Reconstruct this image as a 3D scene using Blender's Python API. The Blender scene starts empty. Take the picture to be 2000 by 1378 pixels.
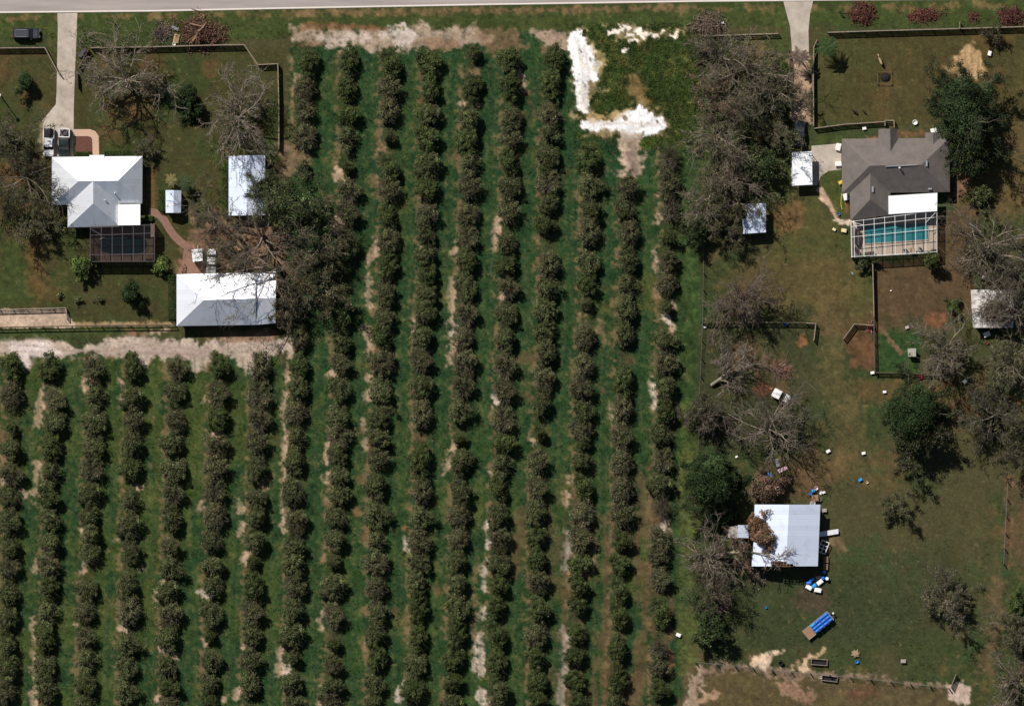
import bpy, math, random
import numpy as np

# ------------------------------------------------------------------ camera, sky, sun, exposure
S = 0.09                                   # metres per photo pixel on the ground
SC = bpy.context.scene
COL = SC.collection
CAM_H = 1500.0
_c = bpy.data.cameras.new("camera")
_c.sensor_fit = 'HORIZONTAL'; _c.sensor_width = 36.0
_c.lens = 36.0 * CAM_H / (2000 * S)
_c.clip_start = 10.0; _c.clip_end = 8000.0
CAM = bpy.data.objects.new("camera", _c); COL.objects.link(CAM)
CAM.location = (0, 0, CAM_H); CAM.rotation_euler = (0, 0, 0)
SC.camera = CAM

SUN_EL = 46.0
SUN_XY = (-0.58, 0.815)                    # horizontal direction towards the sun
W_ = bpy.data.worlds.new("World"); SC.world = W_; W_.use_nodes = True
_nt = W_.node_tree; _nt.nodes.clear()
_sky = _nt.nodes.new("ShaderNodeTexSky"); _sky.sky_type = 'NISHITA'; _sky.sun_disc = False
_sky.sun_elevation = math.radians(SUN_EL); _sky.sun_rotation = math.atan2(SUN_XY[0], SUN_XY[1]) % (2 * math.pi)
_bg = _nt.nodes.new("ShaderNodeBackground"); _bg.inputs[1].default_value = 0.05
_wo = _nt.nodes.new("ShaderNodeOutputWorld")
_nt.links.new(_sky.outputs[0], _bg.inputs[0]); _nt.links.new(_bg.outputs[0], _wo.inputs[0])
_l = bpy.data.lights.new("sun", 'SUN'); _l.energy = 5.0; _l.angle = math.radians(0.5); _l.color = (1.0, 0.955, 0.89)
SUN = bpy.data.objects.new("sun", _l); COL.objects.link(SUN); SUN.location = (-60, 80, 130)
from mathutils import Vector
_d = Vector((SUN_XY[0], SUN_XY[1], math.hypot(*SUN_XY) * math.tan(math.radians(SUN_EL))))
SUN.rotation_euler = _d.to_track_quat('Z', 'Y').to_euler()
SC.view_settings.view_transform = 'Standard'; SC.view_settings.look = 'None'
SC.view_settings.exposure = 0.0; SC.view_settings.gamma = 1.0
SC.view_settings.use_curve_mapping = False
SC.cycles.max_bounces = 5; SC.cycles.transparent_max_bounces = 12

# ------------------------------------------------------------------ helpers
GAIN = 1.12                                # sunlit ground: picture value / albedo
def lin(r, g, b):
    o = []
    for v in (r, g, b):
        v /= 255.0
        o.append(v / 12.92 if v <= 0.04045 else ((v + 0.055) / 1.055) ** 2.4)
    return o
def G(r, g, b):
    return tuple(min(0.92, v / GAIN) for v in lin(r, g, b))
def W(px, py, z=0.0):
    return ((px - 1000.0) * S, (689.0 - py) * S, z)

def tag(o, label=None, cat=None, group=None, kind=None):
    if label: o['label'] = label
    if cat: o['category'] = cat
    if group: o['group'] = group
    if kind: o['kind'] = kind
    return o

ORG = {}
def thing(name, label, cat, px=None, py=None, group=None, rot=0.0, loc=None):
    o = bpy.data.objects.new(name, None); COL.objects.link(o)
    o.empty_display_size = 0.3
    o.location = loc if loc is not None else W(px, py)
    o.rotation_euler = (0, 0, rot)
    ORG[o.name] = tuple(o.location)
    return tag(o, label, cat, group)

class MB:
    """collects shapes in world coordinates (or local ones for turned things)"""
    def __init__(s): s.v = []; s.f = []
    def add(s, vs, fs):
        n = len(s.v); s.v += [tuple(p) for p in vs]; s.f += [tuple(i + n for i in f) for f in fs]; return s
    def box(s, cx, cy, z0, sx, sy, h, a=0.0, taper=1.0):
        c, si = math.cos(a), math.sin(a); vs = []
        for z, k in ((z0, 1.0), (z0 + h, taper)):
            for ux, uy in ((-1, -1), (1, -1), (1, 1), (-1, 1)):
                x, y = ux * sx / 2 * k, uy * sy / 2 * k
                vs.append((cx + x * c - y * si, cy + x * si + y * c, z))
        return s.add(vs, [(3, 2, 1, 0), (4, 5, 6, 7), (0, 1, 5, 4), (1, 2, 6, 5), (2, 3, 7, 6), (3, 0, 4, 7)])
    def prism(s, pts, z0, z1):
        """pts: world xy list, any winding"""
        a = sum(pts[i][0] * pts[(i + 1) % len(pts)][1] - pts[(i + 1) % len(pts)][0] * pts[i][1] for i in range(len(pts)))
        if a < 0: pts = pts[::-1]
        n = len(pts)
        vs = [(p[0], p[1], z0) for p in pts] + [(p[0], p[1], z1) for p in pts]
        fs = [tuple(range(n - 1, -1, -1)), tuple(range(n, 2 * n))]
        fs += [(i, (i + 1) % n, n + (i + 1) % n, n + i) for i in range(n)]
        return s.add(vs, fs)
    def beam(s, p, q, w, h):
        """rectangular bar from p to q, its top at the given z"""
        dx, dy, dz = (q[i] - p[i] for i in range(3)); L = math.hypot(dx, dy) or 1e-6
        nx, ny = -dy / L * w / 2, dx / L * w / 2
        vs = []
        for b in (p, q):
            vs += [(b[0] + nx, b[1] + ny, b[2]), (b[0] - nx, b[1] - ny, b[2]), (b[0] - nx, b[1] - ny, b[2] - h), (b[0] + nx, b[1] + ny, b[2] - h)]
        return s.add(vs, [(0, 3, 2, 1), (4, 5, 6, 7), (0, 1, 5, 4), (1, 2, 6, 5), (2, 3, 7, 6), (3, 0, 4, 7)])
    def tube(s, pts, rad, n=8, cap=True):
        pts = np.array(pts, float); rad = np.broadcast_to(np.array(rad, float), (len(pts),))
        v, f = tubes(pts[None], rad[None], n)
        fs = [tuple(q) for q in f.tolist()]
        if cap:
            k = len(pts); fs += [tuple(range(n)), tuple(range((k - 1) * n + n - 1, (k - 1) * n - 1, -1))]
        return s.add(v.tolist(), fs)
    def lathe(s, cx, cy, prof, n=14, sx=1.0, sy=1.0):
        vs, fs = [], []
        for r, z in prof:
            for i in range(n):
                a = 2 * math.pi * i / n; vs.append((cx + r * sx * math.cos(a), cy + r * sy * math.sin(a), z))
        for j in range(len(prof) - 1):
            for i in range(n):
                k = (i + 1) % n; fs.append((j * n + i, j * n + k, (j + 1) * n + k, (j + 1) * n + i))
        fs.append(tuple(range(n - 1, -1, -1))); fs.append(tuple((len(prof) - 1) * n + i for i in range(n)))
        return s.add(vs, fs)
    def loft(s, rings):
        n = len(rings[0]); vs = [p for r in rings for p in r]; fs = []
        for j in range(len(rings) - 1):
            for i in range(n):
                k = (i + 1) % n; fs.append((j * n + i, j * n + k, (j + 1) * n + k, (j + 1) * n + i))
        fs.append(tuple(range(n - 1, -1, -1))); fs.append(tuple((len(rings) - 1) * n + i for i in range(n)))
        return s.add(vs, fs)
    def build(s, name, m, parent=None, smooth=False, label=None, cat=None, group=None, kind=None):
        if parent is not None:
            o0 = (0, 0, 0) if parent.get('_local') else ORG.get(parent.name, (0, 0, 0))
        else:
            v = np.array(s.v); o0 = (float((v[:, 0].min() + v[:, 0].max()) / 2), float((v[:, 1].min() + v[:, 1].max()) / 2), 0.0)
        me = bpy.data.meshes.new(name)
        me.from_pydata([(a - o0[0], b - o0[1], c - o0[2]) for a, b, c in s.v], [], s.f)
        if smooth:
            me.polygons.foreach_set("use_smooth", [True] * len(me.polygons))
        me.materials.append(m); me.update()
        o = bpy.data.objects.new(name, me); COL.objects.link(o)
        if parent is not None:
            o.parent = parent; ORG[o.name] = o0
            if parent.get('_local'): o['_local'] = 1
        else:
            o.location = o0; ORG[o.name] = o0
        return tag(o, label, cat, group, kind)

def tubes(P, R, n):
    P = np.asarray(P, float); R = np.asarray(R, float)
    T = np.gradient(P, axis=1); T /= np.linalg.norm(T, axis=2, keepdims=True) + 1e-9
    mt = T.mean(axis=1, keepdims=True)
    ref = np.where(np.abs(mt[..., 2:3]) > 0.85, np.array([1.0, 0, 0]), np.array([0, 0, 1.0]))
    U = np.cross(T, np.broadcast_to(ref, T.shape)); U /= np.linalg.norm(U, axis=2, keepdims=True) + 1e-9
    V = np.cross(T, U)
    a = np.linspace(0, 2 * np.pi, n, endpoint=False)
    ring = P[:, :, None, :] + R[:, :, None, None] * (np.cos(a)[:, None] * U[:, :, None, :] + np.sin(a)[:, None] * V[:, :, None, :])
    M, k = P.shape[:2]
    idx = np.arange(M * k * n).reshape(M, k, n)
    f = np.stack([idx[:, :-1], np.roll(idx[:, :-1], -1, 2), np.roll(idx[:, 1:], -1, 2), idx[:, 1:]], -1).reshape(-1, 4)
    return ring.reshape(-1, 3), f

def npmesh(name, pieces, m):
    """pieces: (verts, quads, colour per face or one colour); the colour becomes the 'tint' attribute"""
    vs, fs, cs, n = [], [], [], 0
    for v, f, c in pieces:
        if len(f) == 0: continue
        vs.append(v); fs.append(f + n); n += len(v)
        c = np.asarray(c, float); cs.append(np.broadcast_to(c, (len(f), 3)) if c.ndim == 1 else c)
    v = np.concatenate(vs); f = np.concatenate(fs); c = np.concatenate(cs)
    me = bpy.data.meshes.new(name)
    me.vertices.add(len(v)); me.vertices.foreach_set("co", v.astype(np.float32).ravel())
    me.loops.add(len(f) * 4); me.loops.foreach_set("vertex_index", f.astype(np.int32).ravel())
    me.polygons.add(len(f)); me.polygons.foreach_set("loop_start", np.arange(0, len(f) * 4, 4, dtype=np.int32))
    me.update(calc_edges=True)
    at = me.attributes.new("tint", 'FLOAT_COLOR', 'FACE')
    at.data.foreach_set("color", np.concatenate([c, np.ones((len(c), 1))], 1).astype(np.float32).ravel())
    me.materials.append(m)
    return me
def npobj(name, me, parent=None, loc=(0, 0, 0), rot=0.0):
    o = bpy.data.objects.new(name, me); COL.objects.link(o)
    o.parent = parent; o.location = loc; o.rotation_euler = (0, 0, rot)
    return o

# ------------------------------------------------------------------ materials
def mat(name, col, rough=0.8, metal=0.0, var=0.18, scale=1.2, bump=0.0, spec=0.3, stretch=None, second=None, obj_random=0.0, alpha=None):
    m = bpy.data.materials.new(name); m.use_nodes = True
    nt = m.node_tree; N = nt.nodes; L = nt.links
    b = N["Principled BSDF"]
    b.inputs["Roughness"].default_value = rough; b.inputs["Metallic"].default_value = metal
    b.inputs["Specular IOR Level"].default_value = spec
    tc = N.new("ShaderNodeTexCoord"); mp = N.new("ShaderNodeMapping")
    if stretch: mp.inputs["Scale"].default_value = stretch
    L.new(tc.outputs["Object"], mp.inputs[0])
    nz = N.new("ShaderNodeTexNoise"); nz.inputs["Scale"].default_value = scale; nz.inputs["Detail"].default_value = 6.0
    nz.inputs["Roughness"].default_value = 0.65
    L.new(mp.outputs[0], nz.inputs["Vector"])
    mx = N.new("ShaderNodeMix"); mx.data_type = 'RGBA'
    c2 = second if second else tuple(c * 0.55 for c in col)
    c1 = col
    mr = N.new("ShaderNodeMapRange"); mr.inputs[1].default_value = 0.35; mr.inputs[2].default_value = 0.75
    mr.inputs[3].default_value = 0.0; mr.inputs[4].default_value = min(1.0, var * 2)
    L.new(nz.outputs[0], mr.inputs[0]); L.new(mr.outputs[0], mx.inputs[0])
    mx.inputs[6].default_value = (*c1, 1); mx.inputs[7].default_value = (*c2, 1)
    L.new(mx.outputs[2], b.inputs["Base Color"])
    if bump:
        bp = N.new("ShaderNodeBump"); bp.inputs["Strength"].default_value = bump; bp.inputs["Distance"].default_value = 0.05
        L.new(nz.outputs[0], bp.inputs["Height"]); L.new(bp.outputs[0], b.inputs["Normal"])
    return m

def rib_mat(name, col, rough, metal, pitch=0.42, stain=(0.42, 0.38, 0.33)):
    m = mat(name, col, rough, metal, 0.0)
    nt = m.node_tree; N = nt.nodes; L = nt.links; b = N["Principled BSDF"]
    tc = N.new("ShaderNodeTexCoord"); ge = N.new("ShaderNodeNewGeometry")
    sp = N.new("ShaderNodeSeparateXYZ"); sn = N.new("ShaderNodeSeparateXYZ"); L.new(tc.outputs["Object"], sp.inputs[0]); L.new(ge.outputs["Normal"], sn.inputs[0])
    def mth(op, a, c=None):
        n = N.new("ShaderNodeMath"); n.operation = op
        for i, v in enumerate((a, c)):
            if v is None: continue
            if isinstance(v, (int, float)): n.inputs[i].default_value = v
            else: L.new(v, n.inputs[i])
        return n.outputs[0]
    k = mth('GREATER_THAN', mth('ABSOLUTE', sn.outputs[0]), mth('ABSOLUTE', sn.outputs[1]))     # sheets run down the slope
    u = mth('ADD', mth('MULTIPLY', sp.outputs[1], k), mth('MULTIPLY', sp.outputs[0], mth('SUBTRACT', 1.0, k)))
    fr = mth('FRACT', mth('DIVIDE', u, pitch)); seam = mth('LESS_THAN', fr, 0.14)
    cell = mth('FLOOR', mth('DIVIDE', u, pitch * 2.2)); wn = N.new("ShaderNodeTexWhiteNoise"); wn.noise_dimensions = '1D'; L.new(cell, wn.inputs["W"])
    nz = N.new("ShaderNodeTexNoise"); nz.inputs["Scale"].default_value = 0.5; nz.inputs["Detail"].default_value = 8; nz.inputs["Roughness"].default_value = 0.7; L.new(tc.outputs["Object"], nz.inputs["Vector"])
    st = N.new("ShaderNodeMapRange"); st.inputs[1].default_value = 0.5; st.inputs[2].default_value = 0.85; st.inputs[4].default_value = 0.55; L.new(nz.outputs[0], st.inputs[0])
    mx = N.new("ShaderNodeMix"); mx.data_type = 'RGBA'; mx.inputs[6].default_value = (*col, 1); mx.inputs[7].default_value = (*stain, 1); L.new(st.outputs[0], mx.inputs[0])
    val = mth('SUBTRACT', mth('ADD', 0.94, mth('MULTIPLY', wn.outputs["Value"], 0.09)), mth('MULTIPLY', seam, 0.07))
    vm = N.new("ShaderNodeVectorMath"); vm.operation = 'SCALE'; L.new(mx.outputs[2], vm.inputs[0]); L.new(val, vm.inputs["Scale"]); L.new(vm.outputs[0], b.inputs["Base Color"])
    return m

def tint_mat(name, rough=0.7, rnd=0.25, trans=0.04):
    """leaves and bark: colour carried by each leaf, shifted a little per tree"""
    m = bpy.data.materials.new(name); m.use_nodes = True
    nt = m.node_tree; N = nt.nodes; L = nt.links
    b = N["Principled BSDF"]; b.inputs["Roughness"].default_value = rough; b.inputs["Specular IOR Level"].default_value = 0.08
    at = N.new("ShaderNodeAttribute"); at.attribute_name = "tint"
    oi = N.new("ShaderNodeObjectInfo"); hs = N.new("ShaderNodeHueSaturation")
    mr = N.new("ShaderNodeMapRange"); mr.inputs[3].default_value = 1.0 - rnd; mr.inputs[4].default_value = 1.0 + rnd
    L.new(oi.outputs["Random"], mr.inputs[0]); L.new(mr.outputs[0], hs.inputs["Value"])
    L.new(at.outputs["Color"], hs.inputs["Color"]); L.new(hs.outputs[0], b.inputs["Base Color"])
    if trans:
        tr = N.new("ShaderNodeBsdfTranslucent"); L.new(hs.outputs[0], tr.inputs[0])
        mx = N.new("ShaderNodeMixShader"); mx.inputs[0].default_value = trans
        L.new(b.outputs[0], mx.inputs[1]); L.new(tr.outputs[0], mx.inputs[2])
        L.new(mx.outputs[0], N["Material Output"].inputs[0])
    return m

def screen_mat(name, col, dens):
    m = bpy.data.materials.new(name); m.use_nodes = True
    nt = m.node_tree; N = nt.nodes; L = nt.links; N.clear()
    d = N.new("ShaderNodeBsdfDiffuse"); d.inputs[0].default_value = (*col, 1)
    t = N.new("ShaderNodeBsdfTransparent"); x = N.new("ShaderNodeMixShader"); o = N.new("ShaderNodeOutputMaterial")
    x.inputs[0].default_value = 1 - dens
    L.new(d.outputs[0], x.inputs[1]); L.new(t.outputs[0], x.inputs[2]); L.new(x.outputs[0], o.inputs[0])
    return m

M = {}
M['leaf'] = tint_mat("leaf", 0.9); M['bark'] = tint_mat("bark", 0.9, 0.15, 0.0); M['orch'] = tint_mat("orchard_leaf", 0.9, 0.16, 0.03)
M['white_roof'] = rib_mat("white_metal_roof", (0.82, 0.84, 0.88), 0.5, 0.68)
M['blue_roof'] = rib_mat("bluish_metal_roof", (0.68, 0.75, 0.89), 0.52, 0.42)
M['white_flat'] = mat("white_roof_membrane", (0.86, 0.87, 0.88), 0.5, 0.1, 0.04, 0.5)
M['dirty_roof'] = mat("dirty_white_roof", (0.72, 0.70, 0.67), 0.7, 0.0, 0.5, 1.3, second=(0.16, 0.12, 0.09))
M['shingle'] = mat("brown_grey_shingle", (0.165, 0.142, 0.128), 0.9, 0, 0.4, 0.7, 0.3, second=(0.105, 0.09, 0.083))
M['stucco'] = mat("cream_stucco", (0.55, 0.50, 0.42), 0.9, 0, 0.1, 1.0)
M['stucco_w'] = mat("white_stucco", (0.68, 0.67, 0.63), 0.9, 0, 0.1, 1.0)
M['glass'] = mat("dark_window_glass", (0.02, 0.025, 0.03), 0.08, 0, 0.1, 1.0, spec=0.6)
M['trim'] = mat("white_painted_trim", (0.78, 0.78, 0.76), 0.5, 0, 0.05, 1.0)
M['concrete'] = mat("pale_concrete", G(200, 187, 172), 0.9, 0, 0.5, 0.3, 0.1, second=G(146, 134, 122))
M['deck'] = mat("pool_deck", G(196, 178, 162), 0.9, 0, 0.2, 1.1, second=G(165, 145, 130))
M['deck_tan'] = mat("brown_pool_deck", G(190, 160, 138), 0.9, 0, 0.25, 1.1, second=G(140, 112, 98))
M['paver'] = mat("pink_paver_path", G(146, 112, 96), 0.9, 0, 0.35, 1.8, second=G(112, 84, 72))
M['path'] = mat("tan_path", G(205, 172, 148), 0.9, 0, 0.2, 1.2, second=G(175, 142, 120))
M['mulch'] = mat("red_mulch", G(112, 74, 62), 0.95, 0, 0.4, 2.5, 0.4, second=G(80, 50, 44))
M['asphalt'] = mat("grey_asphalt", G(176, 166, 160), 0.9, 0, 0.5, 0.5, 0.1, second=G(146, 137, 132), stretch=(0.08, 1, 1))
M['line'] = mat("white_road_paint", G(238, 226, 216), 0.7, 0, 0.15, 1.5)
M['yellow'] = mat("yellow_road_paint", (0.6, 0.42, 0.06), 0.7, 0, 0.15, 1.5)
M['wood'] = mat("weathered_fence_wood", G(158, 143, 126), 0.9, 0, 0.4, 3.0, 0.2, second=G(84, 72, 62))
M['dwood'] = mat("dark_fence_wood", G(98, 84, 72), 0.9, 0, 0.4, 3.0, 0.2)
M['rwood'] = mat("reddish_wood", G(128, 92, 84), 0.9, 0, 0.4, 3.0)
M['twood'] = mat("tan_wood", G(160, 128, 100), 0.9, 0, 0.3, 3.0, second=G(110, 84, 66))
M['rust'] = mat("rusty_sheet", G(130, 88, 66), 0.8, 0, 0.4, 2.0)
M['wire'] = mat("fence_wire", (0.2, 0.2, 0.2), 0.6, 0.5, 0.1)
M['black_paint'] = mat("dark_car_paint", (0.028, 0.032, 0.045), 0.3, 0.2, 0.1, 1.0, spec=0.6)
M['roof_grey'] = mat("dark_grey_panel", (0.05, 0.053, 0.068), 0.5, 0.1, 0.15, 1.5)  # blue-grey, lighter than the body paint; car roof, bonnet and slate panel
M['white_paint'] = mat("white_car_paint", (0.80, 0.80, 0.80), 0.3, 0, 0.08, 1.5, spec=0.5)
M['green_paint'] = mat("dark_green_paint", (0.018, 0.028, 0.025), 0.35, 0, 0.15, 1.5, spec=0.5)
M['tyre'] = mat("tyre_rubber", (0.02, 0.02, 0.02), 0.9, 0, 0.1)
M['black'] = mat("black_vinyl", (0.012, 0.012, 0.016), 0.7, 0, 0.1)
M['steel'] = mat("bare_steel", (0.45, 0.45, 0.46), 0.45, 0.6, 0.2, 2.0)
M['blue'] = mat("blue_plastic", (0.015, 0.16, 0.62), 0.45, 0, 0.25, 2.0, spec=0.4, second=(0.008, 0.09, 0.42))
M['lblue'] = mat("light_blue_plastic", (0.03, 0.30, 0.68), 0.45, 0, 0.15, 2.0)
M['white_plastic'] = mat("white_plastic", (0.82, 0.81, 0.78), 0.5, 0, 0.08, 2.0)
M['cream'] = mat("cream_plastic", (0.72, 0.62, 0.34), 0.6, 0, 0.1, 2.0)
M['yellowp'] = mat("yellow_plastic", (0.72, 0.50, 0.05), 0.5, 0, 0.15, 2.0)
M['redp'] = mat("faded_red_plastic", (0.32, 0.05, 0.045), 0.5, 0, 0.2, 2.0)
M['pink'] = mat("pink_plastic", (0.75, 0.10, 0.20), 0.5, 0, 0.15, 2.0)
M['pale_pink'] = mat("pale_pink_plastic", (0.75, 0.50, 0.55), 0.5, 0, 0.15, 2.0)
M['teal'] = mat("teal_plastic", (0.18, 0.48, 0.46), 0.5, 0, 0.15, 2.0)
M['orange_light'] = mat("orange_lamp_lens", (0.75, 0.36, 0.08), 0.3, 0, 0.1, 2.0)
M['brown_pad'] = mat("brown_cover", (0.10, 0.07, 0.07), 0.8, 0, 0.2, 2.0)
M['bronze'] = mat("bronze_frame", (0.10, 0.085, 0.09), 0.5, 0.3, 0.1)
M['pale_frame'] = mat("pale_grey_frame", (0.34, 0.36, 0.42), 0.5, 0.2, 0.1)
M['pool_dark'] = mat("deep_teal_water", (0.012, 0.070, 0.085), 0.12, 0, 0.25, 0.5, spec=0.3, second=(0.006, 0.045, 0.06))
M['pool_light'] = mat("turquoise_water", (0.035, 0.205, 0.225), 0.12, 0, 0.4, 0.35, spec=0.3, second=(0.018, 0.12, 0.145))
M['coping'] = mat("pool_coping", G(180, 160, 145), 0.8, 0, 0.15, 1.5)
M['screen_d'] = screen_mat("dark_screen", (0.010, 0.009, 0.010), 0.66)
M['wall_d'] = screen_mat("dark_wall_screen", (0.015, 0.013, 0.013), 0.8); M['wall_l'] = screen_mat("fine_wall_screen", (0.04, 0.04, 0.04), 0.6)
M['screen_l'] = screen_mat("fine_screen", (0.05, 0.05, 0.05), 0.10)
M['horse'] = mat("palomino_coat", (0.50, 0.36, 0.19), 0.8, 0, 0.2, 2.0)
M['mane'] = mat("pale_mane", (0.62, 0.54, 0.42), 0.9, 0, 0.1)
M['dark_coat'] = mat("dark_coat", (0.02, 0.014, 0.012), 0.8, 0, 0.2, 3.0)
M['ash'] = mat("charred_heap", (0.02, 0.014, 0.016), 0.95, 0, 0.3, 3.0, 0.5)
M['stone_pad'] = mat("grey_sheet_metal", (0.30, 0.31, 0.32), 0.6, 0.2, 0.3, 1.5)
M['kennel'] = mat("grey_beige_panel", (0.36, 0.32, 0.28), 0.8, 0, 0.2, 2.0)
# ------------------------------------------------------------------ ground: one sheet, coloured by soil and turf
def value_noise(X, Y, scale, seed):
    r = np.random.RandomState(seed); T = r.rand(256, 256)
    x, y = X / scale + 57.3, Y / scale + 91.7
    xi, yi = np.floor(x).astype(int), np.floor(y).astype(int); fx, fy = x - xi, y - yi
    fx = fx * fx * (3 - 2 * fx); fy = fy * fy * (3 - 2 * fy)
    a, b = T[xi % 256, yi % 256], T[(xi + 1) % 256, yi % 256]
    c, d = T[xi % 256, (yi + 1) % 256], T[(xi + 1) % 256, (yi + 1) % 256]
    return (a * (1 - fx) + b * fx) * (1 - fy) + (c * (1 - fx) + d * fx) * fy
def fbm(X, Y, scale, seed, octv=4):
    o, amp, tot = 0, 1.0, 0
    for k in range(octv):
        o = o + amp * value_noise(X, Y, scale / 2 ** k, seed + k); tot += amp; amp *= 0.55
    return o / tot - 0.5
def sst(t): t = np.clip(t, 0, 1); return t * t * (3 - 2 * t)

STEP = 2.5
def axis(a, b, out):
    core = np.arange(a, b + STEP, STEP)
    lo = a - np.geomspace(10, out, 14)[::-1]; hi = core[-1] + np.geomspace(10, out, 14)
    return np.concatenate([lo, core, hi])
GX = axis(-60, 2060, 20000); GY = axis(-60, 1440, 20000)
PX, PY = np.meshgrid(GX, GY)               # photo pixels
N1 = fbm(PX, PY, 70, 1); N2 = fbm(PX, PY, 22, 11); N3 = fbm(PX, PY, 9, 21) + 0.5 * fbm(PX, PY, 5.2, 25, 2); N4 = fbm(PX, PY, 160, 31)
NV = fbm(PX, PY * 0.16, 12, 41)            # drawn out along the orchard rows
NH = fbm(PX * 0.2, PY, 14, 51)
C = np.zeros(PX.shape + (3,)); C[:] = G(76, 73, 47)

def win(x0, y0, x1, y1, pad):
    i0, i1 = np.searchsorted(GY, y0 - pad), np.searchsorted(GY, y1 + pad)
    j0, j1 = np.searchsorted(GX, x0 - pad), np.searchsorted(GX, x1 + pad)
    return slice(i0, i1), slice(j0, j1)
def lay(w, m, col, vary=0.0):
    m = m[..., None]; c = np.array(col) * np.ones(m.shape[:2] + (3,))
    if vary: c = c * (1 + vary * 2 * (N3[w] + 0.6 * N2[w]))[..., None]
    C[w] = C[w] * (1 - m) + c * m
def segdist(x, y, a, b):
    dx, dy = b[0] - a[0], b[1] - a[1]; L = dx * dx + dy * dy + 1e-9
    t = np.clip(((x - a[0]) * dx + (y - a[1]) * dy) / L, 0, 1)
    return np.hypot(x - a[0] - t * dx, y - a[1] - t * dy), t
def poly(pts, col, soft=5, amp=14, alpha=1.0, vary=0.25, fine=True):
    xs, ys = [p[0] for p in pts], [p[1] for p in pts]
    w = win(min(xs), min(ys), max(xs), max(ys), amp + soft + 4); x, y = PX[w], PY[w]
    d = np.full(x.shape, 1e9); ins = np.zeros(x.shape, bool)
    for i in range(len(pts)):
        a, b = pts[i], pts[(i + 1) % len(pts)]
        d = np.minimum(d, segdist(x, y, a, b)[0])
        if a[1] != b[1]:
            c = ((a[1] > y) != (b[1] > y)) & (x < (b[0] - a[0]) * (y - a[1]) / (b[1] - a[1]) + a[0]); ins ^= c
    sd = np.where(ins, d, -d) + amp * 2 * ((N3[w] if fine else 0) * 0.6 + N2[w])
    lay(w, sst(sd / soft + 0.5) * alpha, col, vary)
def stroke(pts, wd, col, soft=4, amp=5, alpha=1.0, vary=0.25, wide=None):
    """wd may be a list, one width per point"""
    ws = wd if isinstance(wd, (list, tuple)) else [wd] * len(pts)
    xs, ys = [p[0] for p in pts], [p[1] for p in pts]
    w = win(min(xs), min(ys), max(xs), max(ys), max(ws) + amp + soft + 3); x, y = PX[w], PY[w]
    sd = np.full(x.shape, -1e9)
    if len(pts) == 1: sd = ws[0] / 2 - np.hypot(x - pts[0][0], y - pts[0][1])
    for i in range(len(pts) - 1):
        d, t = segdist(x, y, pts[i], pts[i + 1]); sd = np.maximum(sd, (ws[i] * (1 - t) + ws[i + 1] * t) / 2 - d)
    sd = sd + amp * 2 * (N3[w] + 0.5 * N2[w])
    lay(w, sst(sd / soft + 0.5) * alpha, col, vary)

DG, MG, LG, OL = G(44, 70, 40), G(56, 79, 40), G(81, 90, 46), G(84, 80, 42)
BR, TAN, SAND, PALE = G(98, 76, 56), G(138, 110, 84), G(176, 150, 126), G(200, 180, 164)
WHITE = (0.80, 0.78, 0.77); ORG_ = G(142, 96, 70); GREY = G(168, 152, 142)
full = (slice(None), slice(None))
# whole sheet: pasture turf, greener and browner by patches
lay(full, sst((N4 + 0.6 * N1) * 3.2 + 0.5) * 0.9, G(60, 70, 40), 0.12)
lay(full, sst((fbm(PX, PY, 110, 61) + 0.5 * N2) * 4.2 - 0.15) * 0.85, G(92, 76, 50), 0.12)
lay(full, sst((fbm(PX, PY, 60, 71) + 0.5 * N2) * 4 - 0.4) * 0.7, G(54, 74, 44), 0.1)
# road verge
poly([(-2000, -2), (2600, -25), (2600, 45), (1600, 50), (1000, 62), (540, 75), (-2000, 92)], G(64, 76, 38), 12, 8, 0.9, 0.2)
for x0 in range(20, 2000, 90):
    y0 = 36 - x0 * 0.013
    stroke([(x0, y0), (x0 + 50, y0)], 9, G(122, 98, 68), 9, 9, 0.6)
    if 540 < x0 < 1300: stroke([(x0, y0 - 4), (x0 + 80, y0 - 5)], 8, G(120, 96, 70), 8, 8, 0.65)
# left garden lawn
LAWN = [(-60, 95), (555, 95), (555, 300), (560, 640), (-60, 640)]
poly(LAWN, G(70, 68, 40), 10, 6, 1.0, 0.15)
w = win(-60, 95, 555, 640, 0)
lay(w, sst((N1[w] + 0.5 * N2[w]) * 4 + 0.25) * 0.8, G(58, 68, 36), 0.1)
lay(w, sst((fbm(PX[w], PY[w], 60, 81)) * 5 - 0.35) * 0.75, G(96, 74, 48), 0.1)
for x0 in range(0, 130, 14): stroke([(x0, 470), (x0 + 4, 600)], 4, G(84, 72, 44), 5, 3, 0.35)
poly([(0, 470), (60, 470), (60, 600), (0, 600)], G(60, 74, 38), 20, 10, 0.7)
stroke([(60, 470), (75, 560)], 30, G(104, 78, 48), 25, 14, 0.6)
stroke([(296, 330), (300, 400)], 14, G(116, 84, 52), 12, 7, 0.7)
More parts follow.
